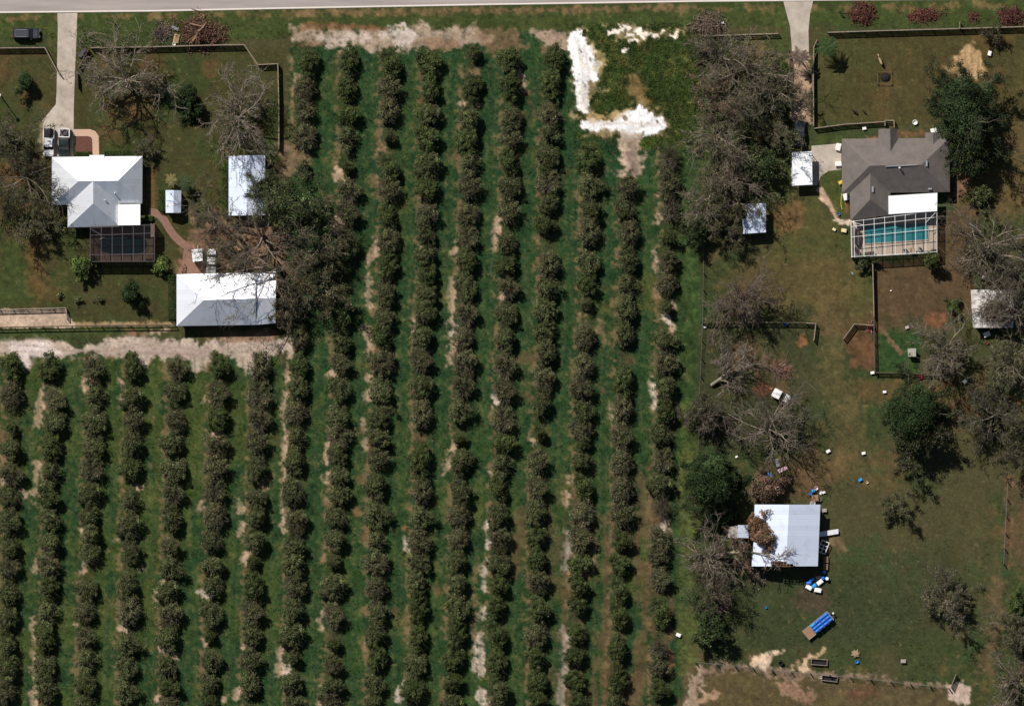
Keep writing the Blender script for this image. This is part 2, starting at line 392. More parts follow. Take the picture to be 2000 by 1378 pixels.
# orchard floor
ORCH = [(562, 92), (1112, 62), (1135, 215), (1150, 262), (1210, 290), (1345, 280), (1345, 1450), (-80, 1450), (-80, 690), (562, 690)]
poly(ORCH, DG, 8, 6, 1.0, 0.22)
w = win(-60, 60, 1345, 1440, 0)
inO = sst((np.where((PX[w] > 562) | (PY[w] > 690), 1.0, 0.0)))
lay(w, inO * sst((NV[w] + 0.6 * N1[w]) * 3.4 + 0.42) * 0.8, MG, 0.2)
lay(w, inO * sst((fbm(PX[w], PY[w] * 0.3, 40, 91) + 0.4 * N2[w]) * 4.0 - 0.35) * 0.65, LG, 0.2)
lay(w, inO * sst((N4[w] + 0.5 * N2[w]) * 4 - 0.65) * 0.6, G(86, 78, 42), 0.2)
deep = inO * sst((PX[w] - 560) / 120) * sst((1350 - PX[w]) / 150) * sst((1000 - PY[w]) / 300) * sst((N1[w]) * 4 + 0.75)
lay(w, deep * 0.55, G(37, 67, 41), 0.2)
west = inO * sst((560 - PX[w]) / 60) * sst((N1[w] + NV[w]) * 3 + 0.55)
lay(w, west * 0.7, G(66, 80, 38), 0.2)
lay(w, inO * sst((PX[w] - 1010) / 120) * sst((PY[w] - 880) / 160) * sst((NV[w] + 0.6 * N2[w]) * 4 + 0.45) * 0.75, G(96, 74, 56), 0.2)

ROWS = [  # trunk-line control points and tree positions along each orchard row (photo pixels); s small, b brown, x bare
 ([(25,713),(24,877),(20,1000),(16,1173),(14,1348)], "713g 770 837s 877 926b 970 1018 1067 1108 1155 1208 1257 1302 1348"),
 ([(102,718),(108,781),(99,872),(99,1000),(98,1143),(88,1220),(89,1345)], "718g 781b 822 872 923 971 1012 1062 1103 1145 1196 1244 1297 1345"),
 ([(185,720),(185,850),(177,963),(176,1080),(168,1191),(167,1338)], "720b 774 822 867 913b 963 1009 1045 1085 1148 1191 1244 1287 1335 1371"),
 ([(258,715),(261,817),(257,915),(253,1072),(250,1200),(247,1348)], "715g 776 820 865 915 981 1025 1072 1143 1194b 1257 1300 1348"),
 ([(345,718),(342,822),(340,915),(334,1012),(333,1107),(329,1196),(329,1340)], "718b 763 822b 862 915 963 1012 1067 1107 1152 1198 1247 1302 1340 1373"),
 ([(425,713),(425,814),(421,913),(420,1006),(418,1102),(414,1196),(410,1350)], "713g 766b 814 868b 913 956 1006 1057 1102 1142 1196 1242s 1292 1333 1368"),
 ([(505,718),(503,865),(500,1006),(496,1097),(491,1200),(488,1338)], "718b 768 817b 865b 913 971 1008 1054 1097s 1145 1194 1237 1290 1338"),
 ([(600,121),(593,270),(585,661),(579,800),(577,960),(573,1061),(574,1371)], "121g 171b 218b 268 328s 661 714 761 805b 855 903 961 1014b 1061 1102 1142 1190 1237 1280s 1331 1371"),
 ([(679,121),(676,270),(681,372),(678,476),(667,617),(664,755),(660,887),(664,964),(654,1055),(652,1143),(655,1250),(646,1372)],
  "121g 174 221 268 325s 372 416b 476 617 667 710b 757 808 850 889 931 966 1011 1055 1096s 1143 1200 1258s 1296 1337 1374"),
 ([(760,121),(758,466),(748,617),(744,774),(737,896),(732,1008),(735,1146),(732,1372)],
  "121g 174 218 265s 325 372 426 470 515 566 617 660 708 759 810 852 896b 948 1005 1056 1099b 1146 1190 1236 1284 1335 1371"),
 ([(841,121),(836,270),(836,490),(827,600),(823,700),(824,960),(815,1100),(813,1347)],
  "121g 174 224 268 322 369 416 457 495 532 572 612 656 703 755 811b 899 961 1008 1055 1096 1137 1184 1243 1294 1347"),
 ([(926,100),(917,200),(915,366),(912,480),(909,563),(905,700),(900,800),(897,961),(892,1137),(885,1372)],
  "103s 168g 231 275 318 366 419 462 507 560 610b 655 705b 752b 800 858s 899 958 1005b 1048 1093 1137 1184 1234g 1284g 1331g 1372"),
 ([(998,118),(995,363),(991,504),(990,610),(984,745),(980,862),(973,958),(975,1100),(969,1200),(972,1372)],
  "118g 168g 231 272 318 363 413 475 517 562 612 662 712b 762b 818b 862 906 955g 1005 1050b 1099 1140g 1183g 1234g 1294 1350"),
 ([(1082,114),(1073,221),(1070,305),(1068,560),(1065,673),(1058,785),(1050,903),(1048,1014),(1048,1372)],
  "114g 160 221 258 305 355 400 440 520 562 605 645 690 738b 787 843s 903 952 998 1045 1090g 1134b 1187g 1236b 1283g 1329g 1368"),
 ([(1151,313),(1149,445),(1146,552),(1144,655),(1138,740),(1137,830),(1138,964),(1134,1060),(1127,1180),(1124,1372)],
  "313g 360 406 455 511 555 592s 657b 716 757 800 838 868s 900 945 1000 1049 1102g 1142 1180g 1237g 1280g 1328g 1368"),
 ([(1224,366),(1227,457),(1221,608),(1217,744),(1214,860),(1214,1000),(1211,1099),(1206,1262),(1200,1372)],
  "366b 410 457b 508 558 608 655 744g 798 851b 902 955 1006 1055g 1099g 1149g 1196g 1265g 1325 1370"),
 ([(1309,310),(1307,467),(1302,560),(1299,665),(1298,754),(1296,850),(1290,946),(1288,1086),(1288,1190),(1287,1341)],
  "310x 357b 410x 467s 508b 552 599s 666 707b 754 804 848 898b 946 988x 1049b 1086b 1130 1190g 1265x 1300b 1345g"),
]
def row_x(cp, y): return float(np.interp(y, [p[1] for p in cp], [p[0] for p in cp]))
# leaf litter and bare soil under each row
for ri, (cp, ys) in enumerate(ROWS):
    y0 = 95 if ri in range(7, 14) else cp[0][1] - 15
    pts = [(row_x(cp, y), y) for y in np.arange(y0, 1441, 30)]
    if ri in (7, 8): pts = [p for p in pts if p[1] < 330 or p[1] > 640] if ri == 7 else pts
    if ri == 7:
        stroke([p for p in pts if p[1] < 330], 34, G(76, 68, 44), 14, 14, 0.6); pts = [p for p in pts if p[1] > 640]
    stroke(pts, 34, G(70, 66, 42), 14, 16, 0.55)
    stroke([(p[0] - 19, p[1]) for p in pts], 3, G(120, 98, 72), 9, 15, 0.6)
# bare sand along the sunny side of the rows: (kind, width, points)
K = {'p': PALE, 's': SAND, 't': TAN, 'b': BR, 'o': ORG_, 'g': GREY}
MARKS = """
s10 580,150 578,172|t12 739,237|s16 662,335 663,345|s7 682,348|s20 657,430 658,445|b20 645,390|s9 733,470 731,490 722,512|t12 748,296|t5 568,110 569,260
t16 735,345 733,360|s7 723,540 718,576 723,592|s7 764,572 766,586|s14 651,595|s11 714,640 720,672 720,686|t8 722,684 755,682 762,695|s12 717,739|s13 718,770 719,780
s12 648,730|s12 566,640 568,668 565,692|s8 562,700 562,742|t8 642,833|s8 641,868 638,900 640,935|s5 711,818 711,874|t8 711,840 690,842|b16 705,934|t12 808,640|s7 557,770 553,820 558,850 553,890 557,930
t7 637,960 636,1005|o18 697,1000|b20 712,1043|t8 634,1070 632,1095|s10 630,1197 625,1212 629,1226|b18 645,1247|s11 630,1345 622,1378|t14 711,1262|o12 793,1032|p9 791,1050 793,1072|b16 773,1193|p15 786,1340 779,1366|p14 565,1300 560,1310|t12 594,1372
s9 1015,142 1025,170|b9 1030,180 1045,222|s14 902,204|t8 935,205|b16 822,195|b20 885,303|b12 1017,228|b12 812,366|s11 971,430 967,460 966,476|s10 889,470 888,492|s10 819,488|t8 930,416|t16 926,140
s9 882,548 885,580 883,615 878,640 882,680 878,715|p14 888,632 884,655|s9 812,632 806,650|s11 982,579|p13 966,775 972,783|b16 1048,648|b20 1015,700 1045,696|b16 1032,774|s8 886,862 882,880|s8 872,905 868,925|s12 1042,865|b18 819,852|b8 844,884|b14 816,925|s8 954,925
p7 950,1018 950,1045 953,1066|p7 949,1100 944,1125 945,1152|p14 946,1195 945,1204|p13 938,1243 942,1275 940,1312|p6 927,1255 926,1310|p20 941,1350 940,1358|p14 943,1375|t6 930,1110 926,1150 926,1245|b18 856,1152|b26 1022,1000 1012,1060 1004,1120|b12 1032,1146|b10 919,1278|b16 863,1366
t8 1285,268 1287,300 1288,335|s11 1283,382|s9 1284,425 1285,442|s7 1280,492 1281,530|t16 1281,573|s8 1312,585 1313,600|p11 1300,620 1308,630|s8 1311,643|t12 1140,620|t9 1172,630 1180,665
p8 1273,745 1275,770 1280,790|b12 1196,757|s7 1193,795 1196,815|s8 1204,832|b14 1228,703|b10 1180,763|b9 1312,785|b22 1272,911|b22 1206,933|s9 1111,939|s10 1108,965 1106,985|p16 1298,1012 1297,1028|b44 1283,1005|b22 1255,930 1250,1040
g9 1110,1040 1108,1070 1105,1110|o7 1115,1122 1145,1124|g11 1103,1225 1101,1290 1097,1340 1096,1380|b20 1262,1100 1262,1240|o10 1309,1280 1311,1300 1304,1328|b24 1248,1260 1245,1380|b12 1165,1290 1160,1330|t9 1165,1030 1160,1100
s9 80,758 76,801 75,832|s10 165,743 163,760|s7 230,736 245,758 238,775 236,789|s8 71,903 72,925 72,948|s6 68,965 69,985|s7 40,950 50,968|s8 44,761|t8 164,850|s9 268,956|t10 5,893|b22 4,857|s9 4,940|t12 10,965
s7 72,1095 67,1115|s8 63,1205 62,1225 66,1242|s7 66,1278 67,1290|s8 58,1303 66,1318|s11 60,1345 64,1378|s10 162,1037|s11 163,1100 164,1112|s12 151,1221|s8 152,1363|s7 229,1053|s14 238,1227 245,1230|s9 272,1112
s12 400,782|s14 425,845 432,857|b22 419,880|t10 490,832|b14 538,855|s8 391,980 391,994|s7 472,985 470,1002|s7 515,953|t7 298,820 298,838|t10 295,910|s9 474,1025 470,1040|s12 478,1082 473,1097|s9 318,1135|s7 304,1150 307,1168|p14 396,1158 405,1164|s12 399,1254|s9 315,1270 328,1276 345,1283|s8 472,1264|s9 546,1270 545,1320|s9 466,1345 462,1365|s10 440,1365|s9 305,1366
s7 553,940 549,1000|s7 553,1010 552,1040|b12 548,690 560,720|t9 530,930 515,950"""
for chunk in MARKS.replace("\n", "|").split("|"):
    if not chunk.strip(): continue
    a, *ps = chunk.split()
    pts = [tuple(float(v) for v in p.split(",")) for p in ps]
    k = a[0]; stroke(pts, float(a[1:]), K[k], 9 if k in 'ps' else 12, 10 if k in 'ps' else 10, 0.85 if k in 'ps' else 0.65, 0.35)
# sandy headland track above the west rows
poly([(-60, 676), (0, 668), (40, 660), (75, 660), (100, 672), (120, 668), (150, 680), (190, 668), (230, 662), (250, 652), (300, 658), (345, 662), (400, 672), (440, 664), (500, 660), (550, 655),
      (566, 640), (568, 690), (540, 678), (520, 700), (486, 740), (470, 715), (450, 700), (430, 690), (400, 712), (382, 735), (370, 705), (345, 690), (300, 700), (280, 720), (262, 700), (240, 690), (210, 702), (190, 690), (150, 690), (120, 700), (95, 690), (62, 695), (52, 720), (42, 695), (10, 688), (-60, 700)], G(182, 164, 148), 9, 14, 1.0, 0.32)
poly([(20, 668), (80, 668), (120, 690), (60, 700), (55, 715), (20, 690)], G(226, 210, 204), 10, 8, 0.8, 0.1)
poly([(240, 668), (400, 680), (450, 690), (380, 700), (250, 690)], G(176, 156, 146), 10, 10, 0.55, 0.25)
stroke([(150, 685), (300, 690), (450, 690)], 5, G(150, 130, 120), 5, 8, 0.5)
poly([(440, 650), (560, 640), (545, 665), (430, 668)], G(124, 92, 70), 8, 7, 0.75)
poly([(215, 690), (225, 700), (200, 705)], G(112, 92, 48), 6, 6, 0.8)
poly([(0, 640), (330, 638), (340, 660), (240, 655), (80, 660), (0, 665)], G(64, 76, 40), 6, 7, 0.8)
stroke([(250, 646), (275, 652)], 12, G(130, 98, 74), 8, 7, 0.8); stroke([(300, 648), (330, 642)], 8, SAND, 6, 7, 0.8)
stroke([(142, 633), (150, 634), (340, 632)], 7, G(168, 142, 108), 6, 6, 0.8)
poly([(-60, 606), (130, 602), (133, 622), (145, 632), (145, 640), (-60, 640)], G(188, 164, 142), 3, 4, 1.0, 0.22)
# sandy strip by the road
poly([(566, 60), (600, 58), (680, 56), (770, 62), (800, 50), (840, 52), (900, 56), (930, 48), (955, 70), (950, 88), (900, 90), (860, 92), (810, 100), (770, 88), (735, 98), (690, 92), (650, 95), (600, 90), (572, 88)], G(158, 139, 119), 12, 16, 1.0, 0.4)
poly([(610, 66), (655, 64), (710, 62), (715, 76), (650, 92), (630, 92)], G(190, 174, 160), 12, 16, 0.85, 0.25)
poly([(745, 64), (790, 52), (815, 64), (800, 90), (775, 88), (760, 76)], G(198, 184, 172), 12, 16, 0.85, 0.25)
poly([(600, 44), (740, 48), (760, 60), (600, 58), (565, 70)], G(124, 88, 62), 8, 7, 0.7)
poly([(815, 80), (880, 74), (900, 92), (850, 98)], G(128, 98, 72), 12, 12, 0.7)
poly([(585, 76), (630, 80), (630, 92), (580, 92)], G(128, 98, 74), 12, 12, 0.7)
poly([(930, 50), (1005, 56), (1025, 92), (960, 110), (940, 90)], G(126, 100, 76), 14, 16, 0.65)
poly([(1040, 62), (1108, 62), (1110, 100), (1085, 95)], G(168, 142, 124), 8, 9, 0.85)
# weedy lot with the white sand
LOT_ = 0
LOT = [(1105, 50), (1378, 50), (1372, 120), (1380, 280), (1300, 290), (1160, 258), (1130, 200)]
poly(LOT, G(60, 74, 36), 10, 8, 1.0, 0.35)
w = win(1110, 40, 1380, 290, 0); lot = ((PX[w] > 1125) & (PX[w] < 1372) & (PY[w] > 62)).astype(float)
lay(w, lot * sst((fbm(PX[w], PY[w], 40, 101) + 0.7 * N3[w]) * 4 + 0.2) * 0.8, G(80, 82, 42), 0.35)
lay(w, lot * sst(N3[w] * 7 - 2.2) * 0.8, G(150, 136, 88), 0.2)
lay(w, lot * sst(fbm(PX[w], PY[w], 18, 111) * 6 - 0.4) * 0.75, G(48, 70, 32), 0.3)
stroke([(1240, 160), (1255, 195)], 26, G(124, 96, 62), 12, 12, 0.7)
for q_ in ([(1112, 60), (1128, 56), (1146, 82), (1166, 108), (1178, 135), (1170, 170), (1160, 210), (1140, 234), (1122, 214), (1116, 120)], [(1128, 230), (1195, 232), (1215, 216), (1250, 206), (1296, 216), (1312, 250), (1288, 268), (1255, 282), (1215, 268), (1150, 266)], [(1186, 52), (1240, 48), (1300, 58), (1330, 66), (1270, 80), (1225, 84)]):
    poly(q_, G(150, 132, 98), 12, 18, 0.75, 0.4)
poly([(1116, 68), (1126, 62), (1136, 66), (1140, 84), (1158, 98), (1162, 112), (1172, 128), (1166, 145), (1168, 155), (1152, 160), (1152, 190), (1156, 205), (1145, 224), (1126, 216), (1124, 180), (1120, 140), (1114, 92)], WHITE, 4, 11, 1.0, 0.16)
poly([(1134, 160), (1152, 158), (1152, 215), (1136, 218)], G(214, 200, 186), 8, 10, 0.7, 0.2)
poly([(1132, 235), (1170, 234), (1198, 238), (1212, 222), (1248, 212), (1290, 224), (1298, 232), (1302, 250), (1280, 262), (1255, 275), (1228, 262), (1198, 252), (1180, 244), (1152, 260), (1136, 252)], WHITE, 4, 11, 1.0, 0.16)
poly([(1210, 255), (1250, 262), (1254, 275), (1215, 278)], G(200, 184, 170), 8, 8, 0.8)
for x, y, r in ((1205, 58, 16), (1222, 56, 18), (1232, 68, 12), (1236, 78, 9), (1246, 60, 14), (1262, 66, 14), (1278, 70, 14), (1316, 68, 10), (1222, 97, 8), (1196, 62, 8), (1290, 64, 8)):
    stroke([(x - 6, y + 1), (x + 5, y)], r * 0.7, G(244, 232, 214), 3, 9, 1.0, 0.08)
poly([(1158, 92), (1180, 115), (1182, 150), (1165, 140)], G(160, 142, 96), 8, 12, 0.7, 0.3)
poly([(1140, 224), (1200, 222), (1230, 212), (1200, 236), (1150, 240)], G(178, 150, 104), 8, 12, 0.7, 0.3)
poly([(1202, 268), (1252, 272), (1258, 320), (1238, 345), (1206, 345), (1212, 300)], G(158, 138, 120), 14, 26, 0.85, 0.45)
stroke([(1128, 80), (1138, 130), (1140, 200)], 3, G(196, 186, 176), 5, 6, 0.7); stroke([(1142, 95), (1150, 140), (1148, 200)], 3, G(190, 180, 170), 5, 6, 0.7)
stroke([(1160, 246), (1220, 240), (1290, 244)], 4, G(196, 184, 172), 5, 6, 0.6); stroke([(1215, 256), (1250, 250), (1280, 234)], 3, G(180, 168, 158), 5, 6, 0.6)
for x, y in ((1134, 100), (1152, 116), (1138, 158), (1142, 166), (1220, 228), (1272, 240), (1256, 262), (1282, 236)): stroke([(x, y), (x + 2, y + 3)], 4, G(96, 88, 66), 3, 5, 0.9)
stroke([(1222, 290), (1226, 320), (1216, 340)], 14, G(196, 170, 150), 8, 8, 0.8)
stroke([(1226, 300), (1240, 335)], 8, G(96, 76, 70), 8, 8, 0.7)
stroke([(1265, 278)], 28, G(66, 82, 34), 6, 6, 1.0)
# grassy strip east of the orchard
poly([(1333, 300), (1372, 300), (1372, 620), (1366, 900), (1350, 1000), (1336, 1300), (1322, 1300), (1322, 700)], G(50, 70, 37), 12, 10, 0.9, 0.35)
w = win(1318, 440, 1372, 1320, 0); st = sst((PX[w] - 1318) / 14) * sst((1370 - PX[w]) / 12)
lay(w, st * sst((N3[w] + NH[w]) * 4 + 0.2) * 0.7, G(66, 80, 42), 0.35)
lay(w, st * sst((PY[w] - 690) / 60) * sst((fbm(PX[w], PY[w], 50, 121)) * 4 + 0.35) * 0.7, G(86, 90, 48), 0.35)
# east paddock, drives and yards
poly([(1590, 70), (2060, 50), (2060, 240), (1595, 240)], G(78, 70, 42), 10, 8, 0.9, 0.14)
w = win(1590, 60, 2060, 250, 0); lay(w, sst((N1[w] + N2[w]) * 3 - 0.1) * 0.7, G(96, 76, 46), 0.1)
lay(w, sst((fbm(PX[w], PY[w], 80, 131)) * 4 - 0.1) * 0.5, G(70, 76, 42), 0.1)
poly([(1858, 112), (1880, 100), (1900, 92), (1912, 98), (1922, 120), (1920, 140), (1908, 150), (1870, 155), (1852, 130)], G(188, 155, 114), 9, 13, 1.0, 0.2)
stroke([(1868, 140), (1888, 132)], 6, G(110, 84, 54), 5, 7, 0.9)
poly([(1860, 300), (1935, 240), (2060, 230), (2060, 420), (1880, 430)], G(104, 84, 54), 25, 16, 0.6, 0.15)
poly([(1828, 420), (1900, 400), (1900, 600), (1860, 620), (1710, 620), (1712, 510), (1825, 508)], G(92, 72, 52), 15, 10, 0.8, 0.15)
poly([(1860, 330), (1900, 330), (1890, 380), (1866, 400)], G(128, 98, 78), 12, 10, 0.8)
poly([(1500, 380), (1600, 380), (1640, 430), (1700, 520), (1700, 610), (1560, 600), (1500, 540)], G(78, 80, 42), 30, 20, 0.6, 0.15)
poly([(1505, 395), (1560, 380), (1575, 430), (1530, 460)], G(112, 84, 56), 15, 12, 0.7)
poly([(1440, 500), (1700, 500), (1640, 600), (1480, 600), (1400, 560)], G(98, 80, 52), 35, 20, 0.45, 0.15)
stroke([(1615, 600), (1625, 700), (1650, 800), (1660, 900)], [40, 44, 60, 80], G(100, 84, 56), 44, 24, 0.5)
poly([(1360, 640), (1590, 640), (1590, 880), (1360, 880)], G(64, 64, 42), 20, 14, 0.75, 0.15)
for x, y, r in ((1440, 590, 60), (1450, 690, 60), (1495, 720, 40), (1525, 715, 30), (1525, 760, 26)): stroke([(x, y)], r, G(106, 78, 58), 22, 18, 0.6)
stroke([(1493, 757)], 36, G(110, 72, 58), 14, 14, 0.75); stroke([(1530, 722)], 26, G(122, 88, 72), 12, 14, 0.7)
stroke([(1568, 665)], 20, G(142, 98, 62), 12, 9, 0.8)
poly([(1715, 650), (1745, 640), (1800, 640), (1790, 730), (1712, 728)], G(48, 72, 38), 6, 6, 0.95, 0.2)
poly([(1735, 660), (1752, 640), (1800, 636), (1800, 700), (1770, 700)], G(46, 70, 34), 6, 6, 0.9, 0.2)
stroke([(1718, 640), (1735, 658), (1758, 690)], 7, G(122, 94, 74), 5, 5, 0.85)
poly([(1712, 510), (1840, 560), (1860, 640), (1715, 645)], G(86, 70, 50), 22, 16, 0.55, 0.2)
stroke([(1828, 628)], 40, G(122, 82, 56), 20, 14, 0.7)
poly([(1650, 645), (1705, 640), (1708, 720), (1660, 720)], G(108, 70, 52), 16, 12, 0.6)
poly([(1660, 740), (1860, 745), (1800, 800), (1680, 780)], G(100, 76, 50), 25, 14, 0.6)
poly([(1480, 900), (1600, 880), (1600, 980), (1520, 980)], G(88, 72, 50), 18, 14, 0.7)
stroke([(1570, 930)], 40, G(100, 78, 56), 18, 14, 0.7)
poly([(1430, 1130), (1600, 1130), (1850, 1050), (1900, 1150), (1800, 1260), (1440, 1270)], G(60, 65, 42), 40, 24, 0.6, 0.12)
stroke([(1600, 1170), (1575, 1170)], 46, G(76, 64, 52), 20, 16, 0.8)
stroke([(1625, 1052), (1640, 1060)], 24, G(124, 104, 78), 12, 10, 0.7)
poly([(1345, 1300), (1880, 1345), (1880, 1440), (1330, 1440)], G(90, 78, 54), 10, 8, 0.85, 0.2)
w = win(1340, 1300, 2060, 1440, 0); lay(w, sst((N1[w] + N2[w]) * 3.5) * 0.6, G(92, 82, 50), 0.15)
stroke([(1375, 1310), (1420, 1300), (1480, 1306), (1560, 1316), (1640, 1318), (1720, 1326), (1880, 1345)], [16, 14, 18, 18, 10, 7, 6], G(140, 116, 98), 10, 12, 0.7)
stroke([(1352, 1375), (1362, 1330), (1372, 1308)], [24, 18, 16], G(160, 138, 118), 10, 14, 0.8, 0.4)
stroke([(1365, 1368), (1395, 1355)], 12, G(164, 136, 108), 7, 8, 0.8)
poly([(1452, 1300), (1475, 1290), (1490, 1280), (1508, 1272), (1532, 1270), (1510, 1282), (1505, 1300), (1530, 1302), (1480, 1306)], G(200, 176, 150), 7, 11, 0.95, 0.25)
stroke([(1466, 1296), (1478, 1286), (1490, 1280)], 6, G(200, 172, 140), 4, 5, 0.9)
stroke([(1548, 1308), (1572, 1304), (1574, 1288), (1582, 1282), (1592, 1282)], [8, 9, 10, 9, 6], G(196, 168, 136), 4, 6, 0.95)
stroke([(1590, 1284), (1602, 1276), (1610, 1266)], 6, G(180, 156, 116), 4, 5, 0.9)
stroke([(1548, 1300), (1560, 1288)], 8, G(160, 132, 104), 5, 7, 0.8)
stroke([(1540, 1345), (1580, 1360)], 26, G(150, 116, 96), 14, 12, 0.7)
stroke([(1670, 1355), (1700, 1350)], 28, G(104, 72, 56), 18, 14, 0.6)
poly([(1850, 1340), (1880, 1328), (1895, 1345), (1895, 1372), (1870, 1378), (1855, 1365)], G(190, 168, 152), 6, 8, 0.95, 0.15)
stroke([(1945, 1140), (1945, 1260), (1925, 1300)], [20, 26, 30], G(110, 86, 66), 24, 16, 0.55)
stroke([(1968, 930), (1970, 1100)], 12, G(108, 82, 60), 8, 8, 0.6)
poly([(1975, 940), (2060, 940), (2060, 1130), (1978, 1110)], G(92, 72, 54), 30, 16, 0.45)
# worn soil round the barn shed and the yard
poly([(370, 410), (440, 415), (540, 420), (560, 520), (430, 532), (350, 532), (355, 480), (380, 440)], G(140, 106, 86), 16, 18, 0.8, 0.4)
poly([(400, 480), (480, 470), (530, 520), (440, 530)], G(170, 138, 112), 10, 12, 0.7, 0.25)
poly([(540, 280), (590, 280), (590, 330), (545, 350)], G(138, 110, 88), 20, 20, 0.6, 0.4)
poly([(545, 520), (600, 500), (580, 660), (548, 640)], G(100, 80, 60), 16, 16, 0.7, 0.35)
poly([(80, 240), (120, 250), (118, 310), (80, 310)], G(150, 130, 104), 8, 10, 0.6)
for x, y, r in ((50, 330, 60), (60, 420, 40), (58, 435, 20)): stroke([(x, y)], r, G(112, 84, 58), 18, 16, 0.6)
for x, y, r in ((215, 115, 40), (270, 200, 60), (200, 260, 30)): stroke([(x, y)], r, G(112, 86, 60), 18, 16, 0.5)
poly([(1372, 70), (1545, 66), (1545, 400), (1372, 400)], G(66, 76, 40), 12, 12, 0.8, 0.3)
for x, y, r in ((1400, 150, 34), (1470, 100, 60), (1440, 140, 40), (1500, 270, 40), (1450, 330, 60)): stroke([(x, y)], r, G(104, 80, 58), 16, 16, 0.5)
poly([(1540, 120), (1548, 110), (1582, 110), (1584, 240), (1548, 250)], G(176, 148, 122), 6, 8, 0.9, 0.3)
stroke([(1602, 372), (1618, 395), (1634, 420)], [12, 15, 12], G(190, 158, 134), 4, 6, 0.95, 0.25)
poly([(1626, 430), (1634, 424), (1662, 430), (1660, 442), (1640, 440)], G(216, 194, 172), 3, 5, 0.95, 0.15)
stroke([(1650, 282), (1715, 274)], 9, G(150, 92, 66), 5, 5, 0.9); stroke([(1650, 390), (1652, 415)], 6, G(124, 74, 52), 5, 4, 0.9)
poly([(1595, 258), (1645, 262), (1645, 276), (1595, 284)], G(66, 76, 38), 6, 6, 0.8)
poly([(1600, 340), (1645, 330), (1652, 424), (1636, 420), (1612, 375)], G(70, 80, 40), 4, 4, 0.95, 0.15)
stroke([(1755, 262), (1800, 262)], 12, G(112, 82, 56), 8, 8, 0.7)
# grass breaking through the sandy strips, tyre lines on the track
w = win(560, 40, 1115, 112, 0); lay(w, sst(N3[w] * 5 - 1.0) * ((PX[w] > 570) & (PX[w] < 1110) & (PY[w] > 48) & (PY[w] < 100)) * 0.8, G(74, 76, 42), 0.2)
w = win(-60, 650, 565, 740, 0); lay(w, sst(N3[w] * 5 + N2[w] * 3 - 1.3) * (PX[w] < 560) * 0.75, G(92, 82, 54), 0.2)
for dy in (0, 12): stroke([(-60, 676 + dy), (60, 674 + dy), (160, 688 + dy), (300, 674 + dy), (420, 686 + dy), (540, 664 + dy)], 3, G(146, 126, 112), 4, 6, 0.55)
# wheel ruts and mowing lines down the orchard lanes
for (ca_, _), (cb_, _) in zip(ROWS[:-1], ROWS[1:]):
    for f_ in (0.44, 0.62):
        y0 = max(ca_[0][1], cb_[0][1]) if ca_[0][1] < 600 else 700
        stroke([(row_x(ca_, y) * (1 - f_) + row_x(cb_, y) * f_, y) for y in np.arange(y0, 1441, 40)], 3.5, G(78, 80, 46), 5, 9, 0.5)
for y0 in range(110, 640, 12): stroke([(150, y0), (540, y0 - 4)], 3, G(52, 62, 32), 5, 5, 0.42)
for x0 in range(1600, 2000, 13): stroke([(x0, 80), (x0 - 4, 240)], 3, G(60, 62, 36), 5, 5, 0.42)
# weeds and leaf litter specks
lay(full, sst(fbm(PX, PY, 6, 151, 2) * 9 - 2.2) * 0.35, G(40, 52, 26), 0.2)
lay(full, sst(fbm(PX, PY, 6, 161, 2) * 9 - 2.5) * 0.35, G(134, 112, 78), 0.2)
# fine mottling everywhere
C *= (1 + 0.34 * N3 + 0.22 * N2)[..., None]
C *= (1 + 0.30 * fbm(PX, PY, 5, 141, 2))[..., None]
C = np.clip(C, 0.006, 0.9)

nr, nc = PX.shape
gv = np.stack([(PX - 1000) * S, (689 - PY) * S, np.zeros_like(PX)], -1).reshape(-1, 3)
gi = np.arange(nr * nc).reshape(nr, nc)
gf = np.stack([gi[:-1, :-1], gi[1:, :-1], gi[1:, 1:], gi[:-1, 1:]], -1).reshape(-1, 4)
gme = bpy.data.meshes.new("ground")
gme.vertices.add(len(gv)); gme.vertices.foreach_set("co", gv.astype(np.float32).ravel())
gme.loops.add(len(gf) * 4); gme.loops.foreach_set("vertex_index", gf.astype(np.int32).ravel())
gme.polygons.add(len(gf)); gme.polygons.foreach_set("loop_start", np.arange(0, len(gf) * 4, 4, dtype=np.int32))
gme.update(calc_edges=True)
ga = gme.attributes.new("soil", 'FLOAT_COLOR', 'POINT')
ga.data.foreach_set("color", np.concatenate([C.reshape(-1, 3), np.ones((nr * nc, 1))], 1).astype(np.float32).ravel())
gm = bpy.data.materials.new("turf_and_soil"); gm.use_nodes = True
nt = gm.node_tree; N = nt.nodes; L = nt.links; b = N["Principled BSDF"]
b.inputs["Roughness"].default_value = 0.95; b.inputs["Specular IOR Level"].default_value = 0.1
at = N.new("ShaderNodeAttribute"); at.attribute_name = "soil"
tc = N.new("ShaderNodeTexCoord")
nz = N.new("ShaderNodeTexNoise"); nz.inputs["Scale"].default_value = 2.2; nz.inputs["Detail"].default_value = 7; nz.inputs["Roughness"].default_value = 0.7
L.new(tc.outputs["Object"], nz.inputs["Vector"])
mr = N.new("ShaderNodeMapRange"); mr.inputs[1].default_value = 0.3; mr.inputs[2].default_value = 0.7; mr.inputs[3].default_value = 0.74; mr.inputs[4].default_value = 1.26
L.new(nz.outputs[0], mr.inputs[0])
vm = N.new("ShaderNodeVectorMath"); vm.operation = 'SCALE'
L.new(at.outputs["Color"], vm.inputs[0]); L.new(mr.outputs[0], vm.inputs["Scale"]); L.new(vm.outputs[0], b.inputs["Base Color"])
bp = N.new("ShaderNodeBump"); bp.inputs["Strength"].default_value = 0.5; bp.inputs["Distance"].default_value = 0.18
L.new(nz.outputs[0], bp.inputs["Height"]); L.new(bp.outputs[0], b.inputs["Normal"])
gme.materials.append(gm)
